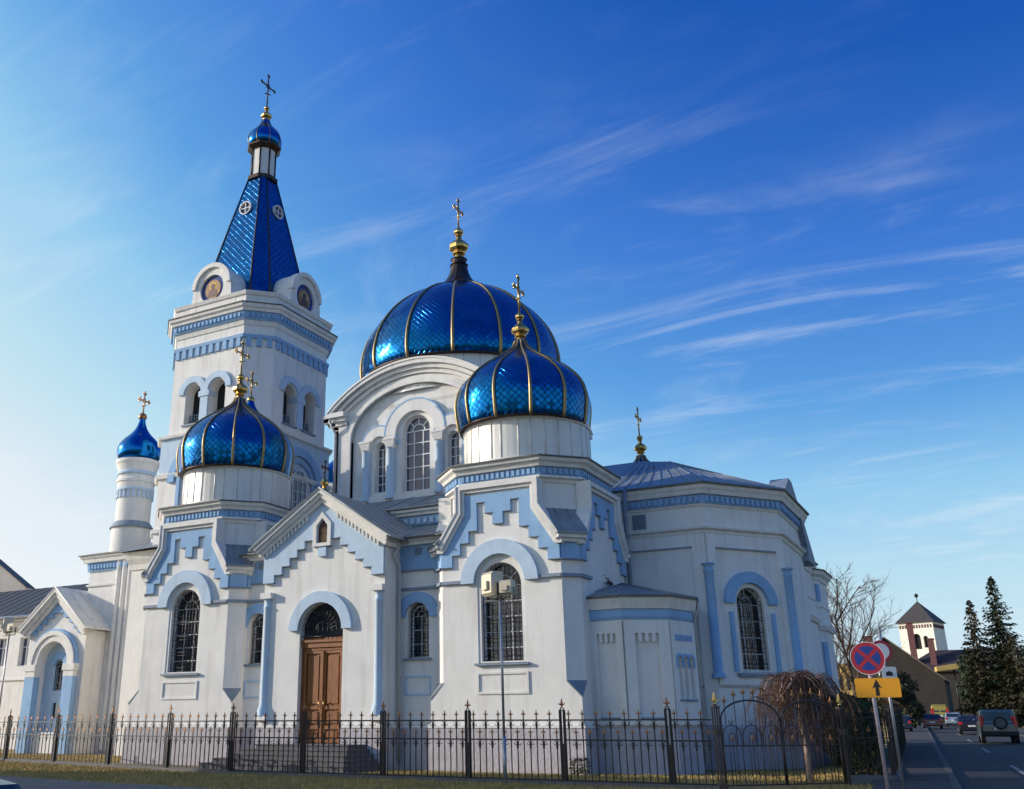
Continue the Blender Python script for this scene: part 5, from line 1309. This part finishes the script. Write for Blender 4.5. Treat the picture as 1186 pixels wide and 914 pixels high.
sg = thing('road_sign', (-2.66, 26.15, 0), 'red and blue no-stopping sign above a yellow plate with a black up arrow', 'road sign')
MB().tube([(-2.66, 26.15, -.1), (-2.72, 26.4, 3.5)], .045, 12).build('pole', mat('pale_pinkish_pole_paint', (.55, .42, .42), .5, var=.3, scale=7, metal=.2), sg)
SF = Fr(-2.71, 26.32, 8)
def disc(fr, r, z, d0, d1, m, par, nm, a=0, n=36): return MB().prism(fr, [(a + r * cos(2 * pi * k / n), z + r * sin(2 * pi * k / n)) for k in range(n)], d0, d1).build(nm, m, par)
pd = disc(SF, .385, 3.12, .05, .065, 'signred', sg, 'sign_disc')
segs = MB()
for q in range(4):
    a0 = R(q * 90 + 45 + 0) - R(90); 
    pts = []
    g = .045
    base = q * pi / 2
    r0 = .285
    # sector between the diagonal bars
    th = math.asin(g / r0)
    for k in range(13):
        a = base - pi / 4 + th + (pi / 2 - 2 * th) * k / 12; pts.append((r0 * cos(a), 3.12 + r0 * sin(a)))
    pts.append((g * sqrt(2) * cos(base), 3.12 + g * sqrt(2) * sin(base)))
    segs.prism(SF, pts, .0652, .068)
segs.build('blue_quadrants', 'signblue', pd)
MB().prism(SF, [(.385 * cos(2 * pi * k / 36), 3.12 + .385 * sin(2 * pi * k / 36)) for k in range(36)], .0655, .0675, holes=[[(.372 * cos(2 * pi * k / 36), 3.12 + .372 * sin(2 * pi * k / 36)) for k in range(36)]]).build('sign_rim', 'signwht', pd)
def rrect(x0, x1, z0, z1, r):
    o = []
    for cx_, cz_, a0 in ((x1 - r, z0 + r, -90), (x1 - r, z1 - r, 0), (x0 + r, z1 - r, 90), (x0 + r, z0 + r, 180)):
        for k in range(4): a = R(a0 + 30 * k); o.append((cx_ + r * cos(a), cz_ + r * sin(a)))
    return o
yp = MB().prism(SF, rrect(-.36, .62, 2.22, 2.66, .04), .05, .062).build('sign_plate', 'signyel', sg)
MB().prism(SF, [(.04 + .03, 2.26), (.04 + .11, 2.26), (.04 + .105, 2.46), (.04 + .17, 2.43), (.04 + .07, 2.63), (.04 - .03, 2.43), (.04 + .035, 2.46)], .0622, .066).build('arrow', 'signblk', yp)
sg2 = thing('road_sign', (-2.5, 28.1, 0), 'white round sign with a red rim on a thin pole just behind the no-stopping sign', 'road sign')
MB().tube([(-2.5, 28.1, -.1), (-2.52, 28.15, 3.95)], .035, 10).build('pole', 'steel', sg2)
SF2 = Fr(-2.56, 28.05, 20)
d2 = disc(SF2, .27, 3.38, .04, .055, 'signred', sg2, 'sign_disc'); disc(SF2, .20, 3.38, .056, .06, 'signwht', d2, 'sign_face')
pl2 = MB().prism(SF2, rrect(-.05, .3, 2.72, 3.0, .04), .04, .052).build('sign_plate', 'signwht', sg2)
MB().prism(SF2, [(.04, 2.78), (.2, 2.78), (.2, 2.86), (.12, 2.90), (.04, 2.86)], .0522, .056).build('symbol', 'signblk', pl2)

sl = thing('street_lamp', (-8.66, 70.1, .5), 'tall dark street lamp reaching out from behind the church apse', 'street lamp')
MB().tube([(-8.66, 70.1, .3), (-8.55, 70.2, 6), (-8.45, 70.2, 11.2)], .10, 8, r2=.05).tube([(-8.45, 70.2, 11.1), (-8.1, 70.2, 11.45), (-7.6, 70.1, 11.65)], .04, 6).build('pole', 'iron', sl)
MB().lathe(0, 0, [(.0, -.45), (.12, -.35), (.17, 0), (.12, .3), (0, .38)], 10).build('lamp_head', 'iron', sl)
lh = sl.children[-1]; lh.rotation_euler = (R(90), R(12), R(-90)); lh.location = (-7.3 - sl.location.x, 70.1 - sl.location.y, 11.72 - sl.location.z)

# ------------------------------------------------------------ trees
def bare_tree(x, y, z0, h, label, seed, name='bare_tree', spread=.35, group=None, r0=None, depth=5, matn='bark', lean=0.):
    rnd = random.Random(seed); t = thing(name, (x, y, z0), label, 'tree', group)
    tr = MB(); cr = MB(); r0 = r0 or h * .0105
    def grow(p, d, l, r, lev):
        n = 4 if lev else 6; pts = [p]; q = p; dd = d
        for k in range(n):
            dd = (dd + Vector((rnd.uniform(-1, 1), rnd.uniform(-1, 1), rnd.uniform(-.3, .5))) * .11).normalized(); q = q + dd * l / n; pts.append(q)
        (tr if lev == 0 else cr).tube(pts, r, 6 if lev < 2 else 3, r2=r * .5, cap=False)
        if lev >= depth: return
        nb = (15 if lev == 0 else 7) if lev < 2 else 5
        for k in range(nb):
            f = (.3 + .7 * (k + rnd.random()) / nb) if lev == 0 else (.2 + .8 * (k + rnd.random()) / nb); f = min(f, .99)
            i = int(f * n); pt = pts[i].lerp(pts[min(i + 1, n)], f * n - i)
            a = rnd.uniform(0, 2 * pi); ax_ = Vector((cos(a), sin(a), 0)); ax_ = (ax_ - ax_.dot(d) * d).normalized()
            nd = (dd * (1 - spread) + ax_ * (spread + rnd.uniform(.1, .35)) + Vector((0, 0, .12))).normalized()
            grow(pt, nd, l * rnd.uniform(.38, .62) * (1.15 - .45 * f if lev == 0 else 1), r * .5, lev + 1)
    grow(Vector((x, y, z0 - .1)), Vector((lean, 0, 1)).normalized(), h * .8, r0, 0)
    tr.build('trunk', matn, t); cr.build('crown', 'twig' if matn == 'bark' else matn, t)
    return t
bare_tree(-9.5, 84, .4, 11.8, 'large bare leafless tree standing behind the church beside the street lamp', 4, depth=4, spread=.36)
bare_tree(-20, 150, 1, 11, 'small far bare tree between the gabled house and the white tower', 9, depth=3)

def spruce(x, y, z0, h, rad, label, seed, matn='needle', dens=1., group='spruces across the street'):
    rnd = random.Random(seed); t = thing('spruce_tree', (x, y, z0), label, 'tree', group)
    MB().tube([(x, y, z0 - .2), (x, y, z0 + h * .97)], h * .018, 8, r2=.03).build('trunk', 'bark', t)
    m = MB(); nb_ = int(h * 26 * dens)
    for i in range(nb_):
        f = (i / nb_) ** 1.25; zc = z0 + .7 + (h - .7) * f + rnd.uniform(-.1, .1)
        rr = rad * (1 - f) ** .85 * (1 + .13 * sin(f * 40 + seed)) + .14
        a = rnd.uniform(0, 2 * pi); L_ = rr * rnd.uniform(.55, 1.1); dr = -.16 - .34 * (1 - f)
        n = max(2, int(L_ / .34)); c, s_ = cos(a), sin(a)
        for j in range(n):
            g = (j + .7) / n; r_ = L_ * g; z = zc + dr * L_ * g * (1.25 - .55 * g) + (.12 if j == n - 1 else 0)
            px, py = x + c * r_, y + s_ * r_
            for q in range(3):
                w_ = rnd.uniform(.16, .32); aa = a + rnd.choice((-1, 0, 1)) * rnd.uniform(.4, 1.1); ll = rnd.uniform(.28, .6) * (.6 + .4 * min(1, (1 - f) * 3))
                ex, ey = px + cos(aa) * ll, py + sin(aa) * ll; ez = z - rnd.uniform(.0, .38)
                tx, ty = -sin(aa) * w_ * .5, cos(aa) * w_ * .5
                m.add([(px + tx, py + ty, z + rnd.uniform(-.1, .1)), (px - tx, py - ty, z - rnd.uniform(0, .2)), (ex, ey, ez)], [(0, 1, 2)])
    m.build('crown', matn, t, recalc=False); return t
spruce(-1.9, 142, 1.5, 14.9, 3.3, 'shorter of the two pointed spruces across the street', 1, 'needleb', 1.25)
spruce(.9, 141, 1.5, 17.5, 4.5, 'tallest dark pointed spruce across the street', 2, 'needle', 1.35)
spruce(5.2, 126, 1.35, 12.0, 4.6, 'broad dark spruce towering above the off-road car', 3, 'needle', 1.3)
spruce(1.6, 122, 1.3, 9.2, 3.9, 'low brownish spruce in front of the tallest spruce', 5, 'needleb', 1.3)
spruce(.2, 156, 1.6, 9.5, 3.4, 'small dark spruce beside the yellow canopy', 6, 'needleb', 1.1)

def bush(name, x, y, z0, sx, sy, sz, n, label, matn, seed, leaf=.12, rz=0., cat='hedge'):
    rnd = random.Random(seed); t = thing(name, (x, y, z0), label, cat)
    m = MB(); st = MB(); c, s_ = cos(rz), sin(rz)
    for k in range(max(4, int(sx * 2))):
        a = rnd.uniform(-.8, .8) * sx; b = rnd.uniform(-.6, .6) * sy
        st.tube([(x + a * c - b * s_, y + a * s_ + b * c, z0 - .1), (x + a * c * 1.05 - b * s_, y + a * s_ + b * c, z0 + sz * rnd.uniform(.6, 1.3))], .03, 4, r2=.01)
    for _ in range(n):
        while True:
            u, v, w_ = rnd.uniform(-1, 1), rnd.uniform(-1, 1), rnd.uniform(-1, 1)
            q = abs(u) ** 6 + abs(v) ** 3 + abs(w_) ** 3
            if .25 < q + .25 * sin(u * 9 + seed) + .18 * sin(v * 7 + w_ * 6) < 1: break
        a, b, z = u * sx, v * sy, z0 + sz * (1 + w_)
        px, py = x + a * c - b * s_, y + a * s_ + b * c
        d1 = Vector((rnd.gauss(0, 1), rnd.gauss(0, 1), rnd.gauss(0, 1))).normalized() * leaf; d2 = Vector((rnd.gauss(0, 1), rnd.gauss(0, 1), rnd.gauss(0, 1))).normalized() * leaf
        p = Vector((px, py, max(z, z0))); m.add([p, p + d1, p + d2], [(0, 1, 2)])
    st.build('stems', 'bark', t); m.build('foliage', matn, t, recalc=False); return t
bush('hedge', -6.0, 50, .2, 11.5, .8, 1.25, 15000, 'dark clipped hedge running behind the side-street fence', 'hedge', 11, .16, atan2(SD.y, SD.x))
bush('shrub', -3.9, 33.0, 0, .55, .5, .62, 2200, 'low dark shrub behind the corner of the side fence', 'hedge', 12, .09, cat='shrub')
bush('shrub', -12.9, 33.35, 0, .35, .2, .28, 600, 'small dry shrub at the foot of the chapel corner beside the annex', 'hedge', 13, .06, cat='shrub')

def weeping():
    rnd = random.Random(21); x, y = -5.35, 32.2
    t = thing('weeping_tree', (x, y, 0), 'small leafless weeping tree with a pale trunk and hanging brown twigs behind the gate', 'tree')
    tk = MB(); tk.tube([(x, y, -.1), (x + .02, y, .9), (x - .05, y + .02, 1.7), (x + .03, y, 2.4), (x + .0, y, 2.95)], .085, 10, r2=.06)
    tk.build('trunk', 'barkl', t)
    lm = MB(); cr = MB(); heads = []
    for k in range(16):
        a = 2 * pi * k / 16 + rnd.uniform(-.2, .2); L_ = rnd.uniform(.5, 1.55); pts = []
        for j in range(7):
            f = j / 6; pts.append(Vector((x + cos(a + .25 * sin(f * 5 + k)) * L_ * f, y + sin(a + .25 * sin(f * 5 + k)) * L_ * f, 2.92 + .26 * sin(f * pi * .75) - .62 * f * f * L_ + rnd.uniform(-.05, .05))))
        lm.tube(pts, .05, 6, r2=.018); heads += [(p, a) for p in pts[1:]]
    lm.build('limbs', 'barkl', t)
    for _ in range(1000):
        p, a = rnd.choice(heads); a = a + rnd.gauss(0, .75); out_ = rnd.uniform(.15, .95) * rnd.random() ** .4; dep = rnd.uniform(.6, 2.3)
        pts = []; r_ = (Vector((p.x - x, p.y - y, 0))).length; dep *= (1.1 - .28 * min(1, (r_ + out_) / 2.))
        wob = rnd.uniform(0, 6)
        for j in range(8):
            f = j / 7; o = out_ * (1 - (1 - f) ** 2); z = p.z + .22 * sin(min(1, f * 2.2) * pi) * out_ - dep * f ** 1.7
            pts.append((p.x + cos(a) * o + .04 * sin(wob + f * 7), p.y + sin(a) * o + .04 * cos(wob + f * 6), max(z, .35)))
        cr.tube(pts, rnd.choice((.005, .008, .012)), 3, r2=.003, cap=False)
    cr.build('twigs', 'twig', t)
weeping()
def roof_plant():
    rnd = random.Random(5); x, y, z = -12.6, 37.2, 6.82
    t = thing('dead_plant', (x, y, z), 'small dead plant sprouting from the peak of the low annex roof', 'plant')
    m = MB(); lf = MB()
    for k in range(9):
        a = rnd.uniform(pi * .75, pi * 1.6); l = rnd.uniform(.3, .75); e = rnd.uniform(.2, 1.0)
        p = [(x + cos(a) * l * f, y + sin(a) * l * f, z + l * e * f - .1 * f * f) for f in (0, .4, .75, 1)]
        m.tube(p, .014, 4, r2=.006, cap=False)
        for q in p[1:]:
            for _ in range(4):
                d1 = Vector((rnd.gauss(0, .05), rnd.gauss(0, .05), rnd.gauss(0, .05))); d2 = Vector((rnd.gauss(0, .05), rnd.gauss(0, .05), rnd.gauss(0, .05)))
                q_ = Vector(q); lf.add([q_, q_ + d1, q_ + d2], [(0, 1, 2)])
    m.build('stems', 'bark', t); lf.build('leaves', 'twig', t, recalc=False)
roof_plant()
# dark winter trees closing the view on the right
def roundtree(x, y, z0, h, rad, label, seed, matn='needleb', n=5000, leaf=.4):
    rnd = random.Random(seed); t = thing('dense_tree', (x, y, z0), label, 'tree', 'dense trees beyond the crossing')
    tr = MB().tube([(x, y, z0 - .2), (x + .2, y, z0 + h * .3), (x - .1, y, z0 + h * .6)], h * .03, 8, r2=.08)
    blobs = []
    for k in range(16):
        a = rnd.uniform(0, 2 * pi); q = rad * rnd.uniform(.2, .85); c = Vector((x + cos(a) * q, y + sin(a) * q, z0 + h * rnd.uniform(.22, .85))); blobs.append((c, rad * rnd.uniform(.25, .45)))
        tr.tube([(x, y, z0 + h * .25), ((x + c.x) / 2, (y + c.y) / 2, (z0 + h * .25 + c.z) / 2 + .3), tuple(c)], .1, 5, r2=.03)
    tr.build('trunk', 'bark', t); m = MB()
    for _ in range(n):
        c, r_ = rnd.choice(blobs); d = Vector((rnd.gauss(0, 1), rnd.gauss(0, 1), rnd.gauss(0, 1))).normalized() * r_ * rnd.uniform(.5, 1.1); p = c + d
        d1 = Vector((rnd.gauss(0, 1), rnd.gauss(0, 1), rnd.gauss(0, 1))).normalized() * leaf; d2 = Vector((rnd.gauss(0, 1), rnd.gauss(0, 1), rnd.gauss(0, 1))).normalized() * leaf
        m.add([p, p + d1, p + d2], [(0, 1, 2)])
    m.build('crown', matn, t, recalc=False)
roundtree(-9.6, 116, 1.1, 4.6, 2.2, 'dense brownish tree in front of the gabled house wall', 31)
roundtree(-13.0, 140, 1.4, 7.0, 3.0, 'dense dark tree between the gabled house and the side-street hedge', 32)
roundtree(-1.2, 150, 1.5, 9.5, 4.0, 'dense dark tree filling the gap below the spruces', 33, 'needle')
roundtree(5.5, 148, 1.5, 10.5, 4.5, 'dense dark tree behind the broad spruce', 34, 'needle')

# ------------------------------------------------------------ far buildings on the right
gh = thing('gabled_house', (-15, 177, 2), 'big dark house with a broad gable, two chimneys and a sunlit yellow side wall', 'house')
HF = Fr(-15.3, 177, 0)
w = MB().prism(HF, [(-5.8, 0), (7.6, 0), (7.6, 8.6), (0, 14.9), (-5.8, 11.2)], -16, 0).build('wall', 'brownwall', gh)
r = MB(); roof_plane(r, (-7.3, 176.5, 8.3), (-7.3, 193.4, 8.3), (-15.3, 193.4, 15.1), (-15.3, 176.5, 15.1), 5, .2); r.cut(); roof_plane(r, (-21.8, 176.5, 11.0), (-21.8, 193.4, 11.0), (-15.3, 193.4, 15.1), (-15.3, 176.5, 15.1), 5, .2)
r.build('roof', 'rooft', gh)
for x, y, z in ((-18.0, 179, 15.4), (-20.5, 180.5, 14.2)): MB().box(x - .65, x + .65, y - .6, y + .6, 10.5, z).box(x - .75, x + .75, y - .7, y + .7, z - .2, z + .07).build('chimney', 'brickred', gh)
wg = MB().box(-24.8, -20.9, 177.6, 194, 0, 11.1).build('side_wing', 'yellowwall', gh)
for k in range(3): MB().fbox(Fr(-22.8, 177.6, 0), -1.3 + k * 1.1, -.8 + k * 1.1, 7.0, 9.4, 0, .06).build('window', 'glass', wg)
MB().fbox(HF, 1.9, 3.1, 4.4, 6.4, 0, .06).build('window', 'glass', gh); MB().fbox(HF, -3.5, -2.3, 4.4, 6.4, 0, .06).build('window', 'glass', gh)
MB().tube([HF.p(-1.4, 0, .3), HF.p(-1.4, 14.6, .3)], .16, 6).build('downpipe', 'frame', gh)

tt = thing('white_church_tower', (-15.4, 283, 2), 'distant white square tower with a dark pyramid roof above the houses', 'tower')
TF = Fr(-15.4 - 4.1 * sin(R(15)), 282.1 - 4.1 * cos(R(15)), -15)
TWd = 4.1
w = MB().prism(TF, [(-TWd, 0), (TWd, 0), (TWd, 26), (-TWd, 26)], -8.2, 0, holes=[arch(-.2, 19.5, .95, 22.3), arch(1.9, 19.8, .55, 22.1)]).build('wall', 'towerw', tt)
w.location.x += 0
MB().fbox(TF, -1.15, .75, 19.5, 23.3, -.8, -.7).fbox(TF, 1.35, 2.45, 19.8, 22.7, -.8, -.7).build('belfry_opening', 'black', tt)
m = MB()
for k in range(12): m.fbox(TF, -TWd + .2 + k * .66, -TWd + .5 + k * .66, 24.6, 25.4, 0, .12)
m.cut()
for k in range(12): m.fbox(Fr(-15.4 + TWd * cos(R(15)), 282.1 - TWd * sin(R(15)), 75), -TWd + .2 + k * .66, -TWd + .5 + k * .66, 24.6, 25.4, 0, .12)
m.build('frieze', 'brickred', tt)
MB().add([(-15.4 + 6.65 * cos(R(q)), 282.1 + 6.65 * sin(R(q)), 26) for q in (210, 300, 30, 120)] + [(-15.4, 282.1, 31.6)], [(0, 1, 4), (1, 2, 4), (2, 3, 4), (3, 0, 4), (0, 1, 2, 3)]).build('roof', mat('dark_tower_roof', (.06, .052, .05), .7, var=.3, scale=.7), tt)
MB().tube([(-15.4, 282.1, 31.4), (-15.4, 282.1, 33.6)], .09, 5).sphere((-15.4, 282.1, 33.0), .5, 8, 5).build('weathervane', 'iron', tt)
lo2 = thing('long_low_house', (-9, 222, 2), 'long low dark-roofed building between the gabled house and the spruces', 'house')
MB().box(-17, 1.2, 220, 232, 0, 11.6).build('wall', 'brownwall', lo2)
r = MB(); roof_plane(r, (-17.6, 219.4, 11.6), (1.8, 219.4, 11.6), (1.8, 226, 15.8), (-11.0, 226, 15.8), 6, .2); r.build('roof', mat('dark_brown_roof', (.05, .035, .04), .8, var=.3, scale=.5), lo2)
for x, z in ((-14.2, 20.9), (-10.9, 17.6)): MB().box(x - .55, x + .55, 221.2, 222.4, 10.5, z).box(x - .68, x + .68, 221.07, 222.53, z, z + .25).build('chimney', 'brickred', lo2)
cn = thing('yellow_canopy', (-9, 200, 3), 'flat yellow canopy on a single thin post, catching the sun among the dark trees', 'canopy')
MB().prism(Fr(-7.2, 200, 8), [(-2.4, 10.6), (2.4, 11.1), (2.4, 12.1), (-2.4, 11.4)], -3.6, 0).build('roof', 'yellowwall', cn)
MB().tube([(-7.0, 201.6, 2), (-7.0, 201.6, 10.9)], .14, 6).build('post', 'iron', cn)

# ------------------------------------------------------------ cars
def car(x, y, z, rz, paint, label, L_=4.4, W=1.74, H=1.44, kind='sedan', plate=True, grp='cars on the side street'):
    nm = {'sedan': 'parked_car', 'suv': 'off_road_car', 'van': 'delivery_van', 'hatch': 'parked_car'}[kind]
    t = thing(nm, (x, y, z), label, {'van': 'van'}.get(kind, 'car'), grp)
    c, s_ = cos(rz), sin(rz)
    def W_(a, b, h): return (x + a * c - b * s_, y + a * s_ + b * c, z + h)   # a forward, b left
    if kind == 'sedan': prof = [(-.5, .32), (-.5, .60), (-.485, .66), (-.36, .70), (-.24, .985), (.06, 1.), (.23, .68), (.42, .60), (.5, .45), (.5, .25), (.4, .18), (-.4, .18)]; wz0 = .68
    elif kind == 'hatch': prof = [(-.5, .30), (-.5, .55), (-.47, .64), (-.36, .96), (-.2, 1.), (.08, .98), (.24, .66), (.43, .58), (.5, .42), (.5, .24), (.4, .18), (-.4, .18)]; wz0 = .64
    elif kind == 'suv': prof = [(-.5, .26), (-.5, .56), (-.485, .62), (-.455, .96), (-.42, 1.), (.08, .99), (.2, .66), (.45, .60), (.5, .5), (.5, .26), (.42, .2), (-.42, .2)]; wz0 = .62
    else: prof = [(-.5, .2), (-.5, .55), (-.49, .9), (-.46, .99), (.25, 1.), (.36, .72), (.47, .55), (.5, .4), (.5, .2), (.4, .14), (-.4, .14)]; wz0 = .56
    bm = bmesh.new(); rows = []
    for b in (-1, -.86, .86, 1):
        row = []
        for a, h in prof:
            k = 1. if h <= wz0 + .03 else 1 - .26 * (h - wz0)
            q = 1. if abs(b) < .9 else 1.
            hh = h * H if abs(b) < .9 else (h * H - .05 * (h > .9) * H)
            row.append(bm.verts.new(W_(a * L_ * (1 if abs(b) < .9 else .985), b * W / 2 * k, hh)))
        rows.append(row)
    n = len(prof)
    for r0, r1 in zip(rows, rows[1:]):
        for i in range(n): j = (i + 1) % n; bm.faces.new((r0[i], r0[j], r1[j], r1[i]))
    bm.faces.new(rows[0]); bm.faces.new(list(reversed(rows[-1])))
    bmesh.ops.recalc_face_normals(bm, faces=bm.faces)
    me = bpy.data.meshes.new('body'); bm.to_mesh(me); bm.free(); me.materials.append(paint)
    o = bpy.data.objects.new('body', me); COL.objects.link(o); o.parent = t; o.location = (-x, -y, -z)
    bv = o.modifiers.new('b', 'BEVEL'); bv.width = .03; bv.segments = 2
    # glazing
    def quadbox(pts, nm_, mt, off_=.012):
        m = MB(); v = [Vector(W_(*p)) for p in pts]; nrm = (v[1] - v[0]).cross(v[2] - v[0]).normalized()
        cen = sum(v, Vector()) / len(v); oc = cen - Vector(W_(0, 0, H * .5))
        if nrm.dot(oc) < 0: nrm = -nrm
        k = len(v); m.add([p + nrm * off_ for p in v] + [p - nrm * .02 for p in v], [tuple(range(k)), tuple(reversed(range(k, 2 * k)))] + [(i, (i + 1) % k, k + (i + 1) % k, k + i) for i in range(k)])
        return m.build(nm_, mt, t)
    hi = .93 * H; lo_w = (wz0 + .05) * H; kk = lambda h: 1 - .26 * max(0, h / H - wz0)
    def edge(h, side):   # a-position of the rear / front glass slope at height h
        pts = prof[1:6] if side < 0 else prof[4:9]
        for (a0, h0), (a1, h1) in zip(pts, pts[1:]):
            if min(h0, h1) <= h / H <= max(h0, h1) and h0 != h1: return (a0 + (a1 - a0) * (h / H - h0) / (h1 - h0)) * L_
        return pts[0][0] * L_
    wi = W / 2 * .80
    ra, rb = edge(lo_w, -1), edge(hi, -1)
    if kind != 'van': quadbox([(ra, -wi, lo_w), (ra, wi, lo_w), (rb, wi * .92, hi), (rb, -wi * .92, hi)], 'rear_window', 'glass')
    else:
        for sg_ in (-1, 1): quadbox([(ra, sg_ * .06, lo_w), (ra, sg_ * wi, lo_w), (rb, sg_ * wi * .95, hi), (rb, sg_ * .06, hi)], 'rear_window', 'glass')
    fa, fb = edge(lo_w, 1), edge(hi, 1)
    quadbox([(fa, -wi, lo_w), (fa, wi, lo_w), (fb, wi * .92, hi), (fb, -wi * .92, hi)], 'windscreen', 'glass')
    for sg_ in (-1, 1):
        b0, b1 = sg_ * (W / 2 * kk(lo_w)), sg_ * (W / 2 * kk(hi))
        xs = (ra + .28, rb + .22, fb - .08, fa - .14); mid = (xs[0] + xs[3]) / 2
        mt_ = [(xs[0], xs[1], mid - .04, mid - .04), (mid + .04, mid + .04, xs[2], xs[3])] if kind != 'van' else [(mid + .5, mid + .5, xs[2], xs[3])]
        for q in mt_: quadbox([(q[0], b0, lo_w), (q[1], b1, hi), (q[2], b1, hi), (q[3], b0, lo_w)], 'side_window', 'glass')
        tl = MB(); a_ = -.5 * L_
        hl = (.5 if kind in ('suv', 'van') else .52) * H; hh_ = (.30 if kind in ('suv', 'van') else .13) * H
        p0 = W_(a_ - .012, sg_ * W / 2 * .80, z * 0 + hl)
        v = [W_(a_ + da, sg_ * W / 2 * bb, hl + dz) for dz in (0, hh_) for da, bb in ((-.02, .70 if kind != 'suv' else .82), (-.02, .99), (.14, 1.005), (.14, .70))]
        tl.add(v, [(0, 1, 2, 3), (4, 5, 6, 7), (0, 1, 5, 4), (1, 2, 6, 5), (2, 3, 7, 6), (3, 0, 4, 7)]); tl.build('tail_light', 'taill', t)
        mm_ = MB().sphere(W_(fa - .25, sg_ * (W / 2 + .1), lo_w + .06), .09, 8, 5); mm_.build('wing_mirror', paint, t)
        for a in (-.31 * L_, .31 * L_):
            rw_ = .32 if kind != 'suv' else .37
            p = Vector(W_(a, sg_ * (W / 2 - .1), rw_)); nx = Vector((-s_, c, 0)); wh = MB()
            wh.tube([p - nx * .11, p + nx * .11], rw_, 20, smooth=False); to = wh.build('wheel', 'rubber', t)
            MB().tube([p + nx * sg_ * .1, p + nx * sg_ * .122], rw_ * .6, 12, smooth=False).build('rim', 'steel', to)
    bu = MB(); v = []
    for h in (.24 * H, .36 * H):
        for a, b in ((-.5 * L_ - .06, -W / 2 * .97), (-.5 * L_ - .06, W / 2 * .97), (-.5 * L_ + .1, W / 2 * 1.01), (-.5 * L_ + .1, -W / 2 * 1.01)): v.append(W_(a, b, h))
    bu.add(v, [(0, 1, 2, 3), (4, 5, 6, 7), (0, 1, 5, 4), (1, 2, 6, 5), (2, 3, 7, 6), (3, 0, 4, 7)]); bu.build('bumper', 'rubber' if kind in ('suv', 'van') else paint, t)
    pm = MB(); v = [W_(-.5 * L_ - .075 if kind in ('suv', 'van') else -.5 * L_ - .02, b, h) for h, b in ((.4 * H, -.26), (.4 * H, .26), (.48 * H, .26), (.48 * H, -.26))]
    v2 = [W_(-.5 * L_ + .03, b, h) for h, b in ((.4 * H, -.26), (.4 * H, .26), (.48 * H, .26), (.48 * H, -.26))]
    pm.add(v + v2, [(0, 1, 2, 3), (0, 1, 5, 4), (1, 2, 6, 5), (2, 3, 7, 6), (3, 0, 4, 7)]); pm.build('number_plate', 'signwht', t)
    if kind == 'suv':
        p = Vector(W_(-.5 * L_ - .10, -.10, .60 * H)); f = Vector((c, s_, 0))
        sw = MB().tube([p - f * .11, p + f * .11], .36, 24, smooth=False).build('spare_wheel', 'rubber', t)
        MB().tube([p - f * .125, p - f * .111], .25, 20, smooth=False).build('wheel_cover', mat('grey_wheel_cover', (.09, .085, .085), .5, var=.2), sw)
    return t
def paint(n, c, r=.25): 
    m = mat(n, c, r, metal=.35, var=.06, scale=.8); m.node_tree.nodes['Principled BSDF'].inputs['Coat Weight'].default_value = .6; return m
AZ = atan2(SD.y, SD.x)
car(-.72, 70.0, .60, AZ, paint('greenish_grey_paint', (.10, .12, .11)), 'greenish-grey off-road car with a spare wheel on its back', 4.5, 1.9, 1.85, 'suv')
car(-2.75, 93.3, .91, AZ, paint('near_black_paint', (.022, .02, .03)), 'near-black saloon car just ahead of the off-road car', 4.5, 1.78, 1.43, 'sedan')
car(-5.6, 134, 1.46, AZ, paint('silver_blue_paint', (.32, .40, .46)), 'silver-blue car ahead of the near-black saloon', 4.2, 1.72, 1.5, 'hatch')
car(-6.9, 118, 1.25, AZ, paint('dark_red_paint', (.14, .02, .03)), 'dark red car driving in front of the yellow-green van', 4.3, 1.74, 1.45, 'sedan')
car(-7.7, 150, 1.67, AZ, paint('yellow_green_paint', (.42, .33, .05)), 'yellow-green van behind the dark red car', 5.0, 2.0, 2.5, 'van')
car(-8.35, 100, 1.0, AZ, paint('dark_blue_paint', (.02, .03, .05)), 'dark car parked by the kerb beyond the fence corner', 4.3, 1.7, 1.45, 'hatch')
# dark car close to the photographer at the lower left corner
car(-13.8, 8.8, 0, R(0), paint('black_paint', (.010, .010, .011), .45), 'black car standing close by on the near side of the grass verge', 4.4, 1.76, 1.45, 'hatch', grp='')
